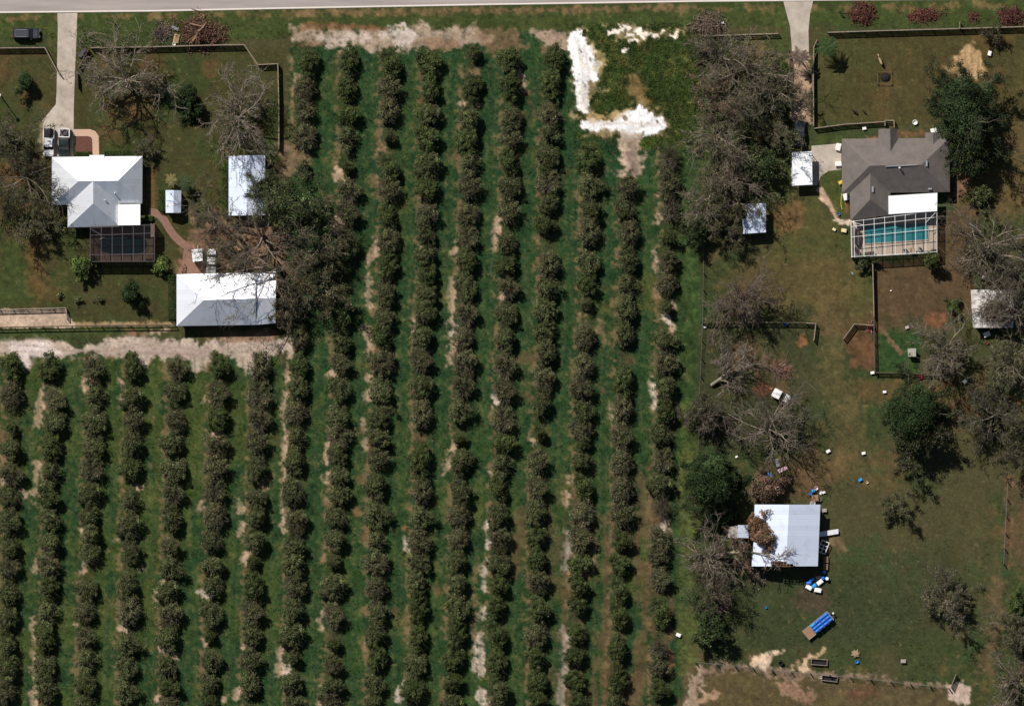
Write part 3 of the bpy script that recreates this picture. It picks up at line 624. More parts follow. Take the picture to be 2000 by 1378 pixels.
ground = bpy.data.objects.new("ground", gme); COL.objects.link(ground); tag(ground, kind='structure')

def sheet(name, pts, m, z, z0=None):
    mb = MB(); mb.prism([W(*p)[:2] for p in pts], z - 0.12 if z0 is None else z0, z)
    return mb.build(name, m, kind='structure')
# road (its south edge is in the photo; the rest lies beyond the frame)
EDGE = [(-20000, 190), (-1000, 42), (0, 26.2), (300, 23.4), (540, 18.4), (960, 10.6), (1360, 4.6), (1640, 1.6), (2000, -0.8), (3000, -10), (20000, -160)]
sheet("road", EDGE + [(x, y - 84) for x, y in EDGE[::-1]], M['asphalt'], 0.05)
for nm, off, wd, mm in (("road_edge_line", -1.0, 2.4, 'line'), ("road_edge_line", -80.5, 2.0, 'line'), ("road_centre_line", -40, 1.4, 'yellow'), ("road_centre_line", -43.5, 1.4, 'yellow')):
    sheet(nm, [(x, y + off) for x, y in EDGE] + [(x, y + off - wd) for x, y in EDGE[::-1]], M[mm], 0.058, 0.054)
sheet("driveway", [(112, 26.0), (151, 25.6), (150, 60), (148, 105), (145, 180), (144, 215), (143.5, 305), (84, 305), (83, 235), (109, 204), (110.5, 180), (112, 100), (113, 55)], M['concrete'], 0.042)
sheet("driveway", [(1530, 3.2), (1588, 2.6), (1582, 28), (1579, 60), (1580, 105), (1578, 122), (1548, 118), (1545.5, 80), (1543, 52)], M['concrete'], 0.042)
sheet("driveway_apron", [(1585, 285), (1643, 280), (1643.5, 331), (1618, 334), (1603, 345), (1596, 362), (1545, 364), (1545, 297), (1585, 296)], M['concrete'], 0.042)
pc = [(143.5, 252.5), (176, 252.5), (186, 256), (193, 266), (193.5, 303), (181, 303), (180, 272), (177, 267.5), (170, 266), (143.5, 266)]
sheet("garden_path", pc, M['path'], 0.046)
sheet("mulch_bed", [(148, 266), (169, 266.2), (176, 268), (179.5, 273), (180.5, 297), (148, 297)], M['mulch'], 0.034)
def ribbon(cpts, wd):
    l, r = [], []
    for i, p in enumerate(cpts):
        a, b2 = cpts[max(0, i - 1)], cpts[min(len(cpts) - 1, i + 1)]
        dx, dy = b2[0] - a[0], b2[1] - a[1]; q = math.hypot(dx, dy); nx, ny = -dy / q * wd / 2, dx / q * wd / 2
        l.append((p[0] + nx, p[1] + ny)); r.append((p[0] - nx, p[1] - ny))
    return l + r[::-1]
sheet("garden_path", ribbon([(290, 413), (302, 415), (313, 421), (322, 432), (330, 446), (340, 460), (352, 472), (366, 482)], 15), M['paver'], 0.044)
sheet("patio", [(360, 480), (378, 476), (400, 520), (402, 534), (347, 534), (356, 512)], M['paver'], 0.040)
# ------------------------------------------------------------------ buildings
def hip(mb, corners, ridge, ze, zr, fascia=0.2):
    """corners: NW, NE, SE, SW in photo pixels; ridge: two ends along the long axis, first one west or north"""
    nw, ne, se, sw = [W(*c, ze) for c in corners]; r1, r2 = W(*ridge[0], zr), W(*ridge[1], zr)
    low = [(p[0], p[1], ze - fascia) for p in (nw, ne, se, sw)]
    vs = [nw, ne, se, sw, r1, r2] + low
    if abs(ridge[0][0] - ridge[1][0]) >= abs(ridge[0][1] - ridge[1][1]):
        fs = [(0, 4, 5, 1), (2, 5, 4, 3), (3, 4, 0), (1, 5, 2)]
    else:
        fs = [(0, 4, 1), (1, 4, 5, 2), (2, 5, 3), (3, 5, 4, 0)]
    fs += [(0, 1, 7, 6), (1, 2, 8, 7), (2, 3, 9, 8), (3, 0, 6, 9), (6, 7, 8, 9)]
    mb.add(vs, fs)
def walls(mb, pts, z1, z0=0.0): mb.prism([W(*p)[:2] for p in pts], z0, z1)
def opening(root, wall_obj, name, p, q, z0, z1, m, frame=True):
    """a door or window standing 3 cm proud of the wall between photo points p and q"""
    a, b = W(*p), W(*q); dx, dy = b[0] - a[0], b[1] - a[1]; L = math.hypot(dx, dy); nx, ny = dy / L, -dx / L
    def slab(e, t0, t1):
        ux, uy = dx / L * e, dy / L * e
        mb = MB(); mb.prism([(a[0] - ux + nx * t0, a[1] - uy + ny * t0), (b[0] + ux + nx * t0, b[1] + uy + ny * t0), (b[0] + ux + nx * t1, b[1] + uy + ny * t1), (a[0] - ux + nx * t1, a[1] - uy + ny * t1)], z0 - e, z1 + e); return mb
    o = slab(0.08, -0.02, 0.03).build(name, M['trim'], root)
    slab(0.0, 0.03, 0.045).build("pane" if name == "window" else "door_leaf", m, o)
def rect(x0, y0, x1, y1): return [(x0, y0), (x1, y0), (x1, y1), (x0, y1)]

# white house ------------------------------------------------------
h = thing("house", "white metal hip-roofed house with a dark screened pool, at the concrete driveway", "house", 190, 370)
wl = MB(); walls(wl, [(109, 312), (273, 311), (273, 393), (229, 394), (229, 434), (140, 437), (140, 396), (109, 396)], 2.5)
wo = wl.build("wall", M['stucco_w'], h)
rf = MB()
hip(rf, [(103, 307.5), (279.5, 305.5), (279, 398), (102.5, 401)], [(156, 355), (233, 354)], 2.55, 5.05)
hip(rf, [(134, 352), (236, 352), (236, 442.5), (133.5, 444.5)], [(184.8, 352.6), (184.8, 398)], 2.556, 5.056)
ro = rf.build("roof", M['white_roof'], h)
e = MB(); e.prism([W(*p)[:2] for p in [(176, 303.5), (205, 303.2), (205, 311), (176, 311)]], 2.5, 2.72); e.build("porch_roof", M['white_flat'], h)
e = MB(); e.prism([W(*p)[:2] for p in [(231.5, 400), (275.5, 399), (275.5, 440), (231.5, 440.6)]], 2.95, 3.15)
for x, y in ((233.5, 438), (273.5, 437.5), (273.5, 402)): e.box(*W(x, y, 0.0), 0.14, 0.14, 2.94)
e.build("flat_patio_roof", M['white_flat'], h)
for x, y in ((226.5, 378.5), (208, 392)):
    e = MB(); z = 3.6; e.tube([W(x, y, z), W(x, y, z + 0.75)], 0.09, 8); e.lathe(*W(x, y)[:2], [(0.14, z + 0.75), (0.16, z + 0.82), (0.02, z + 0.9)], 8); e.build("vent_pipe", M['steel'], ro)
opening(h, wo, "window", (120, 312), (138, 312), 0.9, 2.0, M['glass']); opening(h, wo, "door", (186, 312), (196, 312), 0.05, 2.1, M['dwood'])
opening(h, wo, "window", (225, 311.4), (250, 311.4), 0.9, 2.0, M['glass']); opening(h, wo, "window", (273, 330), (273, 350), 0.9, 2.0, M['glass'])
opening(h, wo, "window", (109, 370), (109, 350), 0.9, 2.0, M['glass'])

def cage(name, label, corners, zt, xs, ys, fm, sm, w=0.09, mans=None, slope_from=None):
    """screened pool enclosure: corners NW NE SE SW, bars at fractions xs across and ys down"""
    root = thing(name, label, "pool enclosure", sum(c[0] for c in corners) / 4, sum(c[1] for c in corners) / 4)
    nw, ne, se, sw = corners
    def at(u, v): return (nw[0] * (1 - u) * (1 - v) + ne[0] * u * (1 - v) + se[0] * u * v + sw[0] * (1 - u) * v,
                          nw[1] * (1 - u) * (1 - v) + ne[1] * u * (1 - v) + se[1] * u * v + sw[1] * (1 - u) * v)
    up = MB(); bm = MB(); wl = MB()
    for u in xs:
        up.beam(W(*at(u, 0), zt), W(*at(u, 1), zt), w, 0.12)
        for v in (0, 1) if u in (xs[0], xs[-1]) else (1,): wl.box(*W(*at(u, v), 0.0), w, w, zt - 0.12)
    for v in ys:
        bm.beam(W(*at(0, v), zt - 0.004), W(*at(1, v), zt - 0.004), w, 0.1)
        if 0.2 < v < 1:
            for u in (xs[0], xs[-1]): wl.box(*W(*at(u, v), 0.0), w, w, zt - 0.12)
    for z in (1.0,):
        wl.beam(W(*at(0, 1), z), W(*at(1, 1), z), w * 0.8, 0.08); wl.beam(W(*at(1, 0), z), W(*at(1, 1), z), w * 0.8, 0.08); wl.beam(W(*at(0, 0), z), W(*at(0, 1), z), w * 0.8, 0.08)
    for a, b in mans or []: bm.beam(W(*at(*a), zt - 0.01), W(*at(*b), zt - 0.01), w, 0.08)
    up.build("roof_beam", fm, root); bm.build("cross_beam", fm, root); wl.build("post_frame", fm, root)
    wm = M['wall_d'] if sm is M['screen_d'] else M['wall_l']
    sc = MB(); q = [W(*at(*p), zt - 0.055) for p in ((0, 0), (1, 0), (1, 1), (0, 1))]; sc.add(q, [(0, 3, 2, 1)]); sc.build("roof_screen", sm, root); sc = MB()
    for p, r in (((1, 0), (1, 1)), ((1, 1), (0, 1)), ((0, 1), (0, 0))):
        a, b = W(*at(*p)), W(*at(*r)); sc.add([(a[0], a[1], 0.1), (b[0], b[1], 0.1), (b[0], b[1], zt - 0.06), (a[0], a[1], zt - 0.06)], [(0, 1, 2, 3)])
    sc.build("wall_screen", wm, root)
    return root, at
def pool(name, label, outline, m, z=0.15):
    root = thing(name, label, "pool", sum(p[0] for p in outline) / len(outline), sum(p[1] for p in outline) / len(outline))
    w2 = [W(*p)[:2] for p in outline]
    mb = MB(); mb.prism(w2, 0.10, z); mb.build("water", m, root)
    cp = MB(); pts = np.array([(x, y, z) for x, y in w2] + [(w2[0][0], w2[0][1], z)]); cp.tube(pts, 0.13, 6, cap=False); cp.build("coping", M['coping'], root)
    return root

sheet("pool_deck", [(178, 444), (303, 436), (303, 510), (178, 511)], M['deck_tan'], 0.12)
ov = []
for i in range(28):
    a = 2 * math.pi * i / 28; ux, uy = math.cos(a), math.sin(a); k = 3.2
    rr = (abs(ux) ** k + abs(uy) ** k) ** (-1 / k); ov.append((241.5 + 47 * rr * ux, 478.5 + 19.5 * rr * uy))
pool("swimming_pool", "dark teal oval swimming pool under the dark screen behind the white house", ov, M['pool_dark'])
cage("pool_screen_enclosure", "dark bronze screened enclosure over the oval pool", [(178, 443.6), (303, 438), (303, 510.5), (178, 511)], 2.9, [0, 0.17, 0.34, 0.50, 0.67, 0.84, 1.0], [0.02, 0.24, 0.8, 1.0], M['bronze'], M['screen_d'], 0.1, mans=[((0, 0.05), (0.17, 0.24))])

# garage -----------------------------------------------------------
h = thing("garage", "long white-roofed outbuilding beside the sandy track, branches fallen over its east end", "outbuilding", 442, 586)
wl = MB(); walls(wl, [(352, 541), (534, 536), (533, 624), (352, 630)], 2.55); wo = wl.build("wall", M['stucco'], h)
rf = MB(); hip(rf, [(346, 536), (500.5, 531.8), (500.5, 634.2), (346, 636.5)], [(400, 586), (500.5, 583)], 2.6, 4.75); rf.build("roof", M['white_roof'], h)
rf = MB()
p = [W(500.7, 531.8, 2.62), W(540, 530.4, 2.62), W(538.8, 631, 2.62), W(500.7, 634.2, 2.62), W(500.7, 583, 4.0), W(539.5, 581.5, 3.7)]
rf.add(p + [(a, b2, 2.4) for a, b2, c in p[:4]], [(0, 4, 5, 1), (4, 3, 2, 5), (1, 5, 2, 8, 7), (0, 1, 7, 6), (2, 3, 9, 8), (6, 7, 8, 9)]); rf.build("roof_extension", M['white_roof'], h)
opening(h, wo, "garage_door", (372, 540.4), (402, 539.6), 0.05, 2.2, M['trim']); opening(h, wo, "garage_door", (420, 539.1), (450, 538.3), 0.05, 2.2, M['trim'])
opening(h, wo, "window", (352, 600), (352, 580), 0.9, 1.9, M['glass'])

# shed beside the big oaks ------------------------------------------
h = thing("shed", "pale low-roofed shed half buried under the broken oak canopy", "shed", 483, 362)
wl = MB(); walls(wl, [(450, 308), (515, 307), (515, 417), (450, 418)], 2.25); wl.build("wall", M['stucco'], h)
rf = MB(); hip(rf, [(447.5, 305.5), (518.5, 303.5), (518.5, 420.5), (447.5, 421.5)], [(483, 304.5), (483, 421)], 2.3, 2.9); rf.build("roof", M['blue_roof'], h)
# small garden shed ---------------------------------------------------
h = thing("garden_shed", "small gabled garden shed with a pale blue-grey metal roof beside the white house", "shed", 340, 394)
wl = MB(); walls(wl, [(326, 374), (353, 374), (353, 414), (326, 414.5)], 2.1); wl.build("wall", M['stucco_w'], h)
rf = MB(); hip(rf, [(324.3, 372), (355, 372.5), (354.2, 416), (324.6, 416)], [(340.5, 372), (339.8, 416)], 2.15, 2.75); ro = rf.build("roof", M['blue_roof'], h)
rf = MB(); rf.add([W(325, 396, 2.2), W(339, 396, 2.76), W(339, 404, 2.76), W(325, 404, 2.2)], [(0, 3, 2, 1)]); rf.build("roof_panel", M['white_roof'], ro)
# white trailer / box ------------------------------------------------
h = thing("cargo_trailer", "white box trailer parked on the patio by the long outbuilding", "trailer", 386, 499)
e = MB(); e.prism([W(*p)[:2] for p in [(375.5, 488), (395.5, 486), (396.5, 509), (378, 511.5)]], 0.45, 2.55); bo = e.build("body", M['white_paint'], h)
e = MB(); e.prism([W(*p)[:2] for p in [(375.2, 487.7), (395.8, 485.7), (396.8, 509.3), (377.7, 511.8)]], 2.553, 2.62); e.build("roof", M['white_flat'], bo)
for x, y in ((376, 498), (396.6, 497)):
    e = MB(); e.tube([W(x - 0.9, y, 0.33), W(x + 0.9, y, 0.33)], 0.33, 12); e.build("wheel", M['tyre'], h)
e = MB(); e.beam(W(387, 486, 0.5), W(386, 477, 0.5), 0.12, 0.1); e.build("tow_bar", M['steel'], h)

# brown shingled house -------------------------------------------------
h = thing("house", "brown shingle-roofed house with a turquoise screened pool at its south side", "house", 1748, 345)
wl = MB(); walls(wl, [(1649, 278), (1848, 276), (1848, 370), (1732, 376), (1732, 412), (1714, 416), (1714, 421), (1664, 425), (1662, 345), (1649, 340)], 2.5); wo = wl.build("wall", M['stucco'], h)
rf = MB()
hip(rf, [(1643, 271.8), (1853, 270), (1853.6, 375.6), (1643.6, 378)], [(1696, 325), (1797, 323)], 2.55, 5.6)
hip(rf, [(1655, 283), (1738, 283), (1738, 420), (1660, 431)], [(1697.5, 326), (1697.5, 390)], 2.554, 4.75)
hip(rf, [(1714.8, 252.5), (1752, 252.5), (1756, 300), (1713, 300)], [(1736.5, 252.6), (1737.5, 300)], 2.558, 4.1)
hip(rf, [(1806, 260), (1834, 258.5), (1838, 290), (1806, 290)], [(1820, 262), (1821, 290)], 2.562, 3.3)
ro = rf.build("roof", M['shingle'], h)
for x, y, z, sx, sy in ((1807, 321, 5.2, 0.35, 1.1), (1702.5, 371, 4.55, 0.35, 1.1), (1815, 369.5, 3.0, 0.75, 0.3)):
    e = MB(); e.box(*W(x, y, z), sx, sy, 0.16, 0, 0.8); e.build("roof_vent", M['steel'], ro)
e = MB(); e.beam(W(1727, 326.3, 5.66), W(1789, 323.3, 5.66), 0.16, 0.1); e.build("ridge_cap", M['stone_pad'], ro)
e = MB(); e.tube([W(1754, 329, 5.2), W(1754, 329, 5.9)], 0.11, 8); e.lathe(*W(1754, 329)[:2], [(0.16, 5.9), (0.17, 5.98), (0.03, 6.05)], 8); e.build("vent_pipe", M['trim'], ro)
e = MB(); e.prism([W(*p)[:2] for p in [(1733.6, 383), (1829, 377.2), (1828.6, 412.8), (1734, 419)]], 2.95, 3.12)
for x, y in ((1736, 416), (1781, 413.5), (1826, 411)): e.box(*W(x, y, 0), 0.14, 0.14, 2.94)
e.build("flat_patio_roof", M['white_flat'], h)
opening(h, wo, "garage_door", (1649, 330), (1649, 290), 0.05, 2.2, M['trim']); opening(h, wo, "window", (1760, 277), (1785, 276.7), 0.9, 2.0, M['glass'])
opening(h, wo, "window", (1848, 300), (1848, 330), 0.9, 2.0, M['glass']); opening(h, wo, "window", (1690, 277.6), (1706, 277.4), 0.9, 2.0, M['glass'])
opening(h, wo, "door", (1733, 277.1), (1742, 277), 0.05, 2.1, M['dwood'])
sheet("pool_deck", [(1661, 432), (1718, 426), (1733, 417), (1828.5, 411), (1828.5, 494), (1663, 503)], M['deck'], 0.12)
pool("swimming_pool", "rectangular turquoise swimming pool behind the brown house", [(1687, 440), (1735, 437), (1812, 434), (1814, 452), (1813, 469), (1750, 473), (1688.6, 477)], M['pool_light'])
rt, at = cage("pool_screen_enclosure", "white-framed screened enclosure over the turquoise pool", [(1661, 431.5), (1828.4, 411), (1828.4, 493.5), (1662.5, 503)], 2.85, [0, 0.032, 0.145, 0.268, 0.39, 0.51, 0.63, 0.75, 0.87, 1.0], [0.02, 0.16, 0.44, 0.98], M['trim'], M['screen_l'], 0.068, mans=[((0.0, 0.02), (0.145, 0.16)), ((0.87, 0.26), (1.0, 0.02))])
def lounger(label, x, y, a, m, l=1.9):
    root = thing("sun_lounger", label, "sun lounger", x, y, rot=a, group="loungers on the pool deck"); root['_local'] = 1
    e = MB(); e.box(-0.25, 0, 0.40, l * 0.66, 0.62, 0.09); e.build("seat", m, root)
    e = MB(); c = math.cos(0.5); e.loft([[(l * 0.2, y2, 0.42), (l * 0.2, y2, 0.5)] for y2 in (0,)] if 0 else [[(0.36, -0.31, 0.42), (0.36, 0.31, 0.42), (0.36, 0.31, 0.5), (0.36, -0.31, 0.5)], [(0.98, -0.31, 0.76), (0.98, 0.31, 0.76), (0.95, 0.31, 0.84), (0.95, -0.31, 0.84)]]); e.build("backrest", m, root)
    for sx, sy in ((-0.75, -0.25), (-0.75, 0.25), (0.45, -0.25), (0.45, 0.25)):
        e = MB(); e.box(sx, sy, 0.12, 0.06, 0.06, 0.28); e.build("leg", M['steel'], root)
lounger("dark padded lounger in the southwest corner of the white screened deck", 1674.5, 491, -0.85, M['brown_pad'])
lounger("dark padded lounger lying along the south rail of the white screened deck", 1698, 495, 0.1, M['brown_pad'])
t = thing("patio_table", "long dark oval table on the west side of the white screened deck", "table", 1674, 463)
e = MB(); e.lathe(*W(1674, 463)[:2], [(1.0, 0.82), (1.0, 0.87)], 20, 0.62, 1.55); e.build("tabletop", M['brown_pad'], t)
for dx, dy in ((-3, -10), (3, -10), (-3, 10), (3, 10)):
    e = MB(); e.box(*W(1674 + dx, 463 + dy, 0.12), 0.07, 0.07, 0.7); e.build("leg", M['bronze'], t)
def bench(label, x, y, a, m, cat="chair", name="patio_chair", group=None):
    root = thing(name, label, cat, x, y, rot=a, group=group); root['_local'] = 1
    e = MB(); e.box(0, 0, 0.42, 0.62, 0.6, 0.07); e.build("seat", m, root)
    e = MB(); e.box(0, 0.29, 0.5, 0.62, 0.07, 0.5); e.build("backrest", m, root)
    for sx in (-0.26, 0.26):
        for sy in (-0.25, 0.25):
            e = MB(); e.box(sx, sy, 0.0, 0.06, 0.06, 0.42); e.build("leg", m, root)
    root.location.z = 0.12
bench("pale chair left of the pool-deck table set", 1768, 489, 0.4, M['stone_pad'], group="chairs by the deck table")
bench("pale chair right of the pool-deck table set", 1796, 487, -0.3, M['stone_pad'], group="chairs by the deck table")
t = thing("patio_table", "square pale table at the south edge of the white screened deck", "table", 1782, 489)
e = MB(); e.box(*W(1782, 489, 0.8), 0.95, 0.85, 0.05); e.build("tabletop", M['deck_tan'], t)
for dx, dy in ((-4, -4), (4, -4), (-4, 4), (4, 4)):
    e = MB(); e.box(*W(1782 + dx, 489 + dy, 0.12), 0.06, 0.06, 0.68); e.build("leg", M['steel'], t)

# carport ----------------------------------------------------------------
h = thing("carport", "flat white carport at the end of the tree-lined drive", "carport", 1566, 330)
e = MB(); e.prism([W(*p)[:2] for p in [(1546, 298), (1584.8, 296), (1585.8, 361), (1546.8, 363)]], 2.25, 2.42); e.build("roof", M['white_flat'], h)
for x, y in ((1548, 300), (1583, 298), (1584, 330), (1547.5, 331), (1584, 359), (1549, 361)):
    e = MB(); e.tube([W(x, y, 0), W(x, y, 2.25)], 0.06, 8); e.build("post", M['trim'], h)
# metal canopy -------------------------------------------------------------
h = thing("metal_canopy", "white sheet-metal canopy standing in the shade of the stripped grove", "canopy", 1473, 427)
e = MB()
p = [(1449, 399), (1495, 397), (1495, 454), (1450.5, 457), (1451, 446), (1448, 428), (1456, 427), (1456, 411), (1450, 410)]
mid = 1476
e.prism([W(*q)[:2] for q in p], 2.5, 2.58); e.build("roof", M['blue_roof'], h)
for y in (404, 420, 436, 450):
    b_ = MB(); b_.beam(W(1457, y, 2.5), W(1494, y - 1, 2.5), 0.1, 0.14); b_.build("rafter", M['steel'], h)
for x, y in ((1452, 402), (1493, 399), (1493, 452), (1453, 454)):
    e = MB(); e.box(*W(x, y, 0), 0.12, 0.12, 2.5); e.build("post", M['dwood'], h)

# barn ---------------------------------------------------------------------
h = thing("barn", "bluish-white metal-roofed barn with missing roof sheets at its southwest", "barn", 1535, 1045)
wl = MB(); walls(wl, [(1477, 989), (1598, 989), (1593, 1090), (1472, 1090)], 3.0)
wo = wl.build("wall", M['stone_pad'], h)
ZE, ZR = 3.25, 4.35
def bz(x, y):   # height of the roof at a photo point
    xr = 1540 + (1533.6 - 1540) * (y - 984) / 120; xl = 1473 - 6 * (y - 984) / 120; xe = 1601 - 5 * (y - 984) / 120
    return ZR - (ZR - ZE) * ((xr - x) / (xr - xl) if x < xr else (x - xr) / (xe - xr))
def panel(nm, pts, m, parent):
    mb = MB(); n = len(pts); up = [W(x, y, bz(x, y)) for x, y in pts]
    vs = up + [(a, b2, c - 0.09) for a, b2, c in up]
    mb.add(vs, [tuple(range(n - 1, -1, -1)), tuple(range(n, 2 * n))] + [(i, (i + 1) % n, n + (i + 1) % n, n + i) for i in range(n)])
    return mb.build(nm, m, parent)
ro = panel("roof", [(1473, 984), (1540, 984), (1534.2, 1094.5), (1505, 1094.5), (1504.5, 1104.2), (1467, 1104.2), (1468, 1084.5), (1469.5, 1084.5)], M['blue_roof'], h)
panel("roof", [(1540.15, 984), (1601, 984), (1596, 1104), (1548, 1104), (1548, 1099.8), (1534.2, 1099)], M['blue_roof'], h)
for x in (1505.6, 1511.5, 1517.4, 1523.3, 1529.2, 1535, 1541):
    e = MB(); e.beam(W(x, 1088, bz(x, 1090) - 0.09), W(x - 0.2, 1104.6, bz(x, 1104) - 0.09), 0.09, 0.16); e.build("rafter", M['twood'], ro)
for y in (1095.5, 1100, 1104.3):
    e = MB(); e.beam(W(1504, y, bz(1504, y) - 0.06), W(1533.5, y, bz(1533.5, y) - 0.06), 0.07, 0.05); e.beam(W(1533.8, y, ZR - 0.06), W(1547, y, bz(1547, y) - 0.06), 0.07, 0.05); e.build("batten", M['twood'], ro)
for x, y in ((1472, 1102), (1504, 1103), (1534, 1102), (1565, 1102), (1593, 1102)):
    e = MB(); e.box(*W(x, y, 0), 0.16, 0.16, bz(x, y) - 0.12); e.build("post", M['dwood'], h)
opening(h, wo, "barn_door", (1552, 1090), (1520, 1090), 0.05, 2.4, M['dwood']); opening(h, wo, "barn_door", (1598, 1010), (1597, 1035), 0.05, 2.3, M['dwood'])
h = thing("lean_to_shed", "small lean-to with pale sheet roofs just west of the barn", "shed", 1442, 1036)
e = MB(); e.add([W(1424, 1028, 1.8), W(1439.5, 1025, 2.2), W(1438, 1051, 2.2), W(1420.5, 1048, 1.8)] + [W(1424, 1028, 1.74), W(1439.5, 1025, 2.14), W(1438, 1051, 2.14), W(1420.5, 1048, 1.74)], [(0, 3, 2, 1), (4, 5, 6, 7), (0, 1, 5, 4), (1, 2, 6, 5), (2, 3, 7, 6), (3, 0, 4, 7)]); e.build("roof", M['kennel'], h, label="beige sheet roof")
e = MB(); e.add([W(1440, 1024, 2.25), W(1461, 1024.5, 2.0), W(1461.5, 1049.5, 2.0), W(1438.5, 1049, 2.25)] + [W(1440, 1024, 2.19), W(1461, 1024.5, 1.94), W(1461.5, 1049.5, 1.94), W(1438.5, 1049, 2.19)], [(0, 3, 2, 1), (4, 5, 6, 7), (0, 1, 5, 4), (1, 2, 6, 5), (2, 3, 7, 6), (3, 0, 4, 7)]); e.build("roof", M['blue_roof'], h, label="grey metal roof")
e = MB(); walls(e, [(1426, 1030), (1459, 1028), (1459, 1046), (1424, 1046)], 1.7); e.build("wall", M['dwood'], h)
# storage roof lying by barn
def sheet_thing(name, label, cat, pts, z, m, ribs=3, group=None, tilt=0.12):
    root = thing(name, label, cat, pts[0][0], pts[0][1], group=group)
    p = [W(x, y, z + (tilt if i in (0, 1) else 0)) for i, (x, y) in enumerate(pts)]
    e = MB(); e.add(p + [(a, b2, c - 0.05) for a, b2, c in p], [(0, 3, 2, 1), (4, 5, 6, 7), (0, 1, 5, 4), (1, 2, 6, 5), (2, 3, 7, 6), (3, 0, 4, 7)]); e.build("sheet", m, root)
    for k in range(ribs):
        t = (k + 0.5) / ribs
        a = [p[0][i] * (1 - t) + p[1][i] * t + (0.05 if i == 2 else 0) for i in range(3)]; b2 = [p[3][i] * (1 - t) + p[2][i] * t + (0.05 if i == 2 else 0) for i in range(3)]
        e = MB(); e.beam(a, b2, 0.07, 0.06); e.build("batten", m, root)
    return root
sheet_thing("roof_sheet", "rusty brown sheet lying under the southwest corner of the barn", "roof sheet", [(1454, 1096), (1480, 1096), (1481, 1108), (1453, 1107)], 0.75, M['rust'], 4)
sheet_thing("board", "long white plank jutting out from the east side of the barn", "plank", [(1599, 1038), (1637, 1032), (1637.5, 1041.5), (1599, 1048)], 0.55, M['white_paint'], 2)
# camper ---------------------------------------------------------------------
h = thing("mobile_home", "pale mobile home with a debris-littered roof among bare trees by the east edge", "mobile home", 1937, 603)
e = MB(); e.prism([W(*p)[:2] for p in [(1902, 569), (1976, 568), (1974, 636), (1903, 637)]], 0.5, 2.6); bo = e.build("body", M['stucco'], h)
rf = MB(); hip(rf, [(1894.5, 566), (1978, 565), (1977, 639.5), (1899, 640)], [(1896, 603), (1977.5, 601)], 2.65, 3.05, 0.12); rf.build("roof", M['dirty_roof'], h)
opening(h, bo, "window", (1902, 600), (1902, 585), 1.2, 2.1, M['glass']); opening(h, bo, "door", (1925, 637), (1935, 637), 0.5, 2.4, M['trim'])
h = thing("dog_kennel", "small grey-roofed kennel inside the fenced grass pen", "kennel", 1780, 689)
e = MB(); e.prism([W(*p)[:2] for p in [(1773.5, 682), (1787, 681.5), (1786.5, 694.5), (1774, 695)]], 0.0, 1.25); wk = e.build("wall", M['kennel'], h)
e = MB(); e.add([W(1772.3, 680.3, 1.3), W(1788.4, 680, 1.5), W(1788, 696, 1.5), W(1772.5, 696.3, 1.3), W(1772.3, 680.3, 1.22), W(1788.4, 680, 1.42), W(1788, 696, 1.42), W(1772.5, 696.3, 1.22)], [(0, 3, 2, 1), (4, 5, 6, 7), (0, 1, 5, 4), (1, 2, 6, 5), (2, 3, 7, 6), (3, 0, 4, 7)]); e.build("roof", M['kennel'], h)
opening(h, wk, "door", (1778, 695), (1783, 694.8), 0.1, 0.8, M['dwood'])

# ------------------------------------------------------------------ fences
def fence(name, label, segs, hgt=1.3, rails=4, post_h=None, spacing=26, m='wood', rail_w=0.05, rail_h=0.17, group=None, post=0.12, wire=False, lean=0):
    root = thing(name, label, "fence" , segs[0][0][0], segs[0][0][1], group=group)
    pm = MB(); pm.box(0, 0, 0, post, post, (post_h or hgt) + 0.05); me = None; seen = set()
    for s in segs:
        for a, b2 in zip(s[:-1], s[1:]):
            L = math.hypot(b2[0] - a[0], b2[1] - a[1]); n = max(1, round(L / spacing))
            for i in range(n + 1):
                x, y = a[0] + (b2[0] - a[0]) * i / n, a[1] + (b2[1] - a[1]) * i / n
                k = (round(x), round(y))
                if k in seen: continue
                seen.add(k); w = W(x, y); o0 = ORG[root.name]
                if me is None:
                    me = bpy.data.meshes.new("post"); me.from_pydata(pm.v, [], pm.f); me.materials.append(M[m])
                o = bpy.data.objects.new("post", me); COL.objects.link(o); o.parent = root; o.location = (w[0] - o0[0], w[1] - o0[1], 0)
    for k in range(rails):
        z = hgt * (k + 1) / rails if not wire else hgt * (k + 1) / rails
        e = MB()
        for s in segs:
            for a, b2 in zip(s[:-1], s[1:]):
                if wire: e.tube([W(*a, z), W(*b2, z)], 0.018, 4)
                else: e.beam(W(*a, z), W(*b2, z), rail_w, rail_h)
        e.build("rail", M['wire'] if wire else M[m], root)
    if not wire:
        e = MB()
        for s in segs:
            for a, b2 in zip(s[:-1], s[1:]): e.beam(W(*a, hgt + 0.045), W(*b2, hgt + 0.045), 0.17, 0.04)
        e.build("cap_rail", M[m], root)
    return root
fence("board_fence", "weathered board fence in front of the dark SUV, west of the concrete driveway", [[(-60, 95), (88, 93.5), (113, 140), (117, 144)]], 1.35, 5)
fence("board_fence", "weathered board fence round the white house garden, stepping in by the orchard corner", [[(178, 94), (300, 92), (412, 89), (477, 88), (504, 127), (543, 125)], [(543, 125), (545, 210), (545, 292)]], 1.35, 5)
fence("board_fence", "long weathered board fence along the road side of the east paddock", [[(1617, 64), (1710, 61), (1876, 56.5), (2060, 51)]], 1.35, 5)
fence("board_fence", "weathered board fence between the tree-lined drive and the horse paddock", [[(1595, 79), (1589, 92), (1588, 150), (1588.5, 246)]], 1.25, 5)
fence("board_fence", "board fence along the south side of the horse paddock above the brown house", [[(1590, 251), (1650, 243), (1728, 238)]], 1.1, 4)
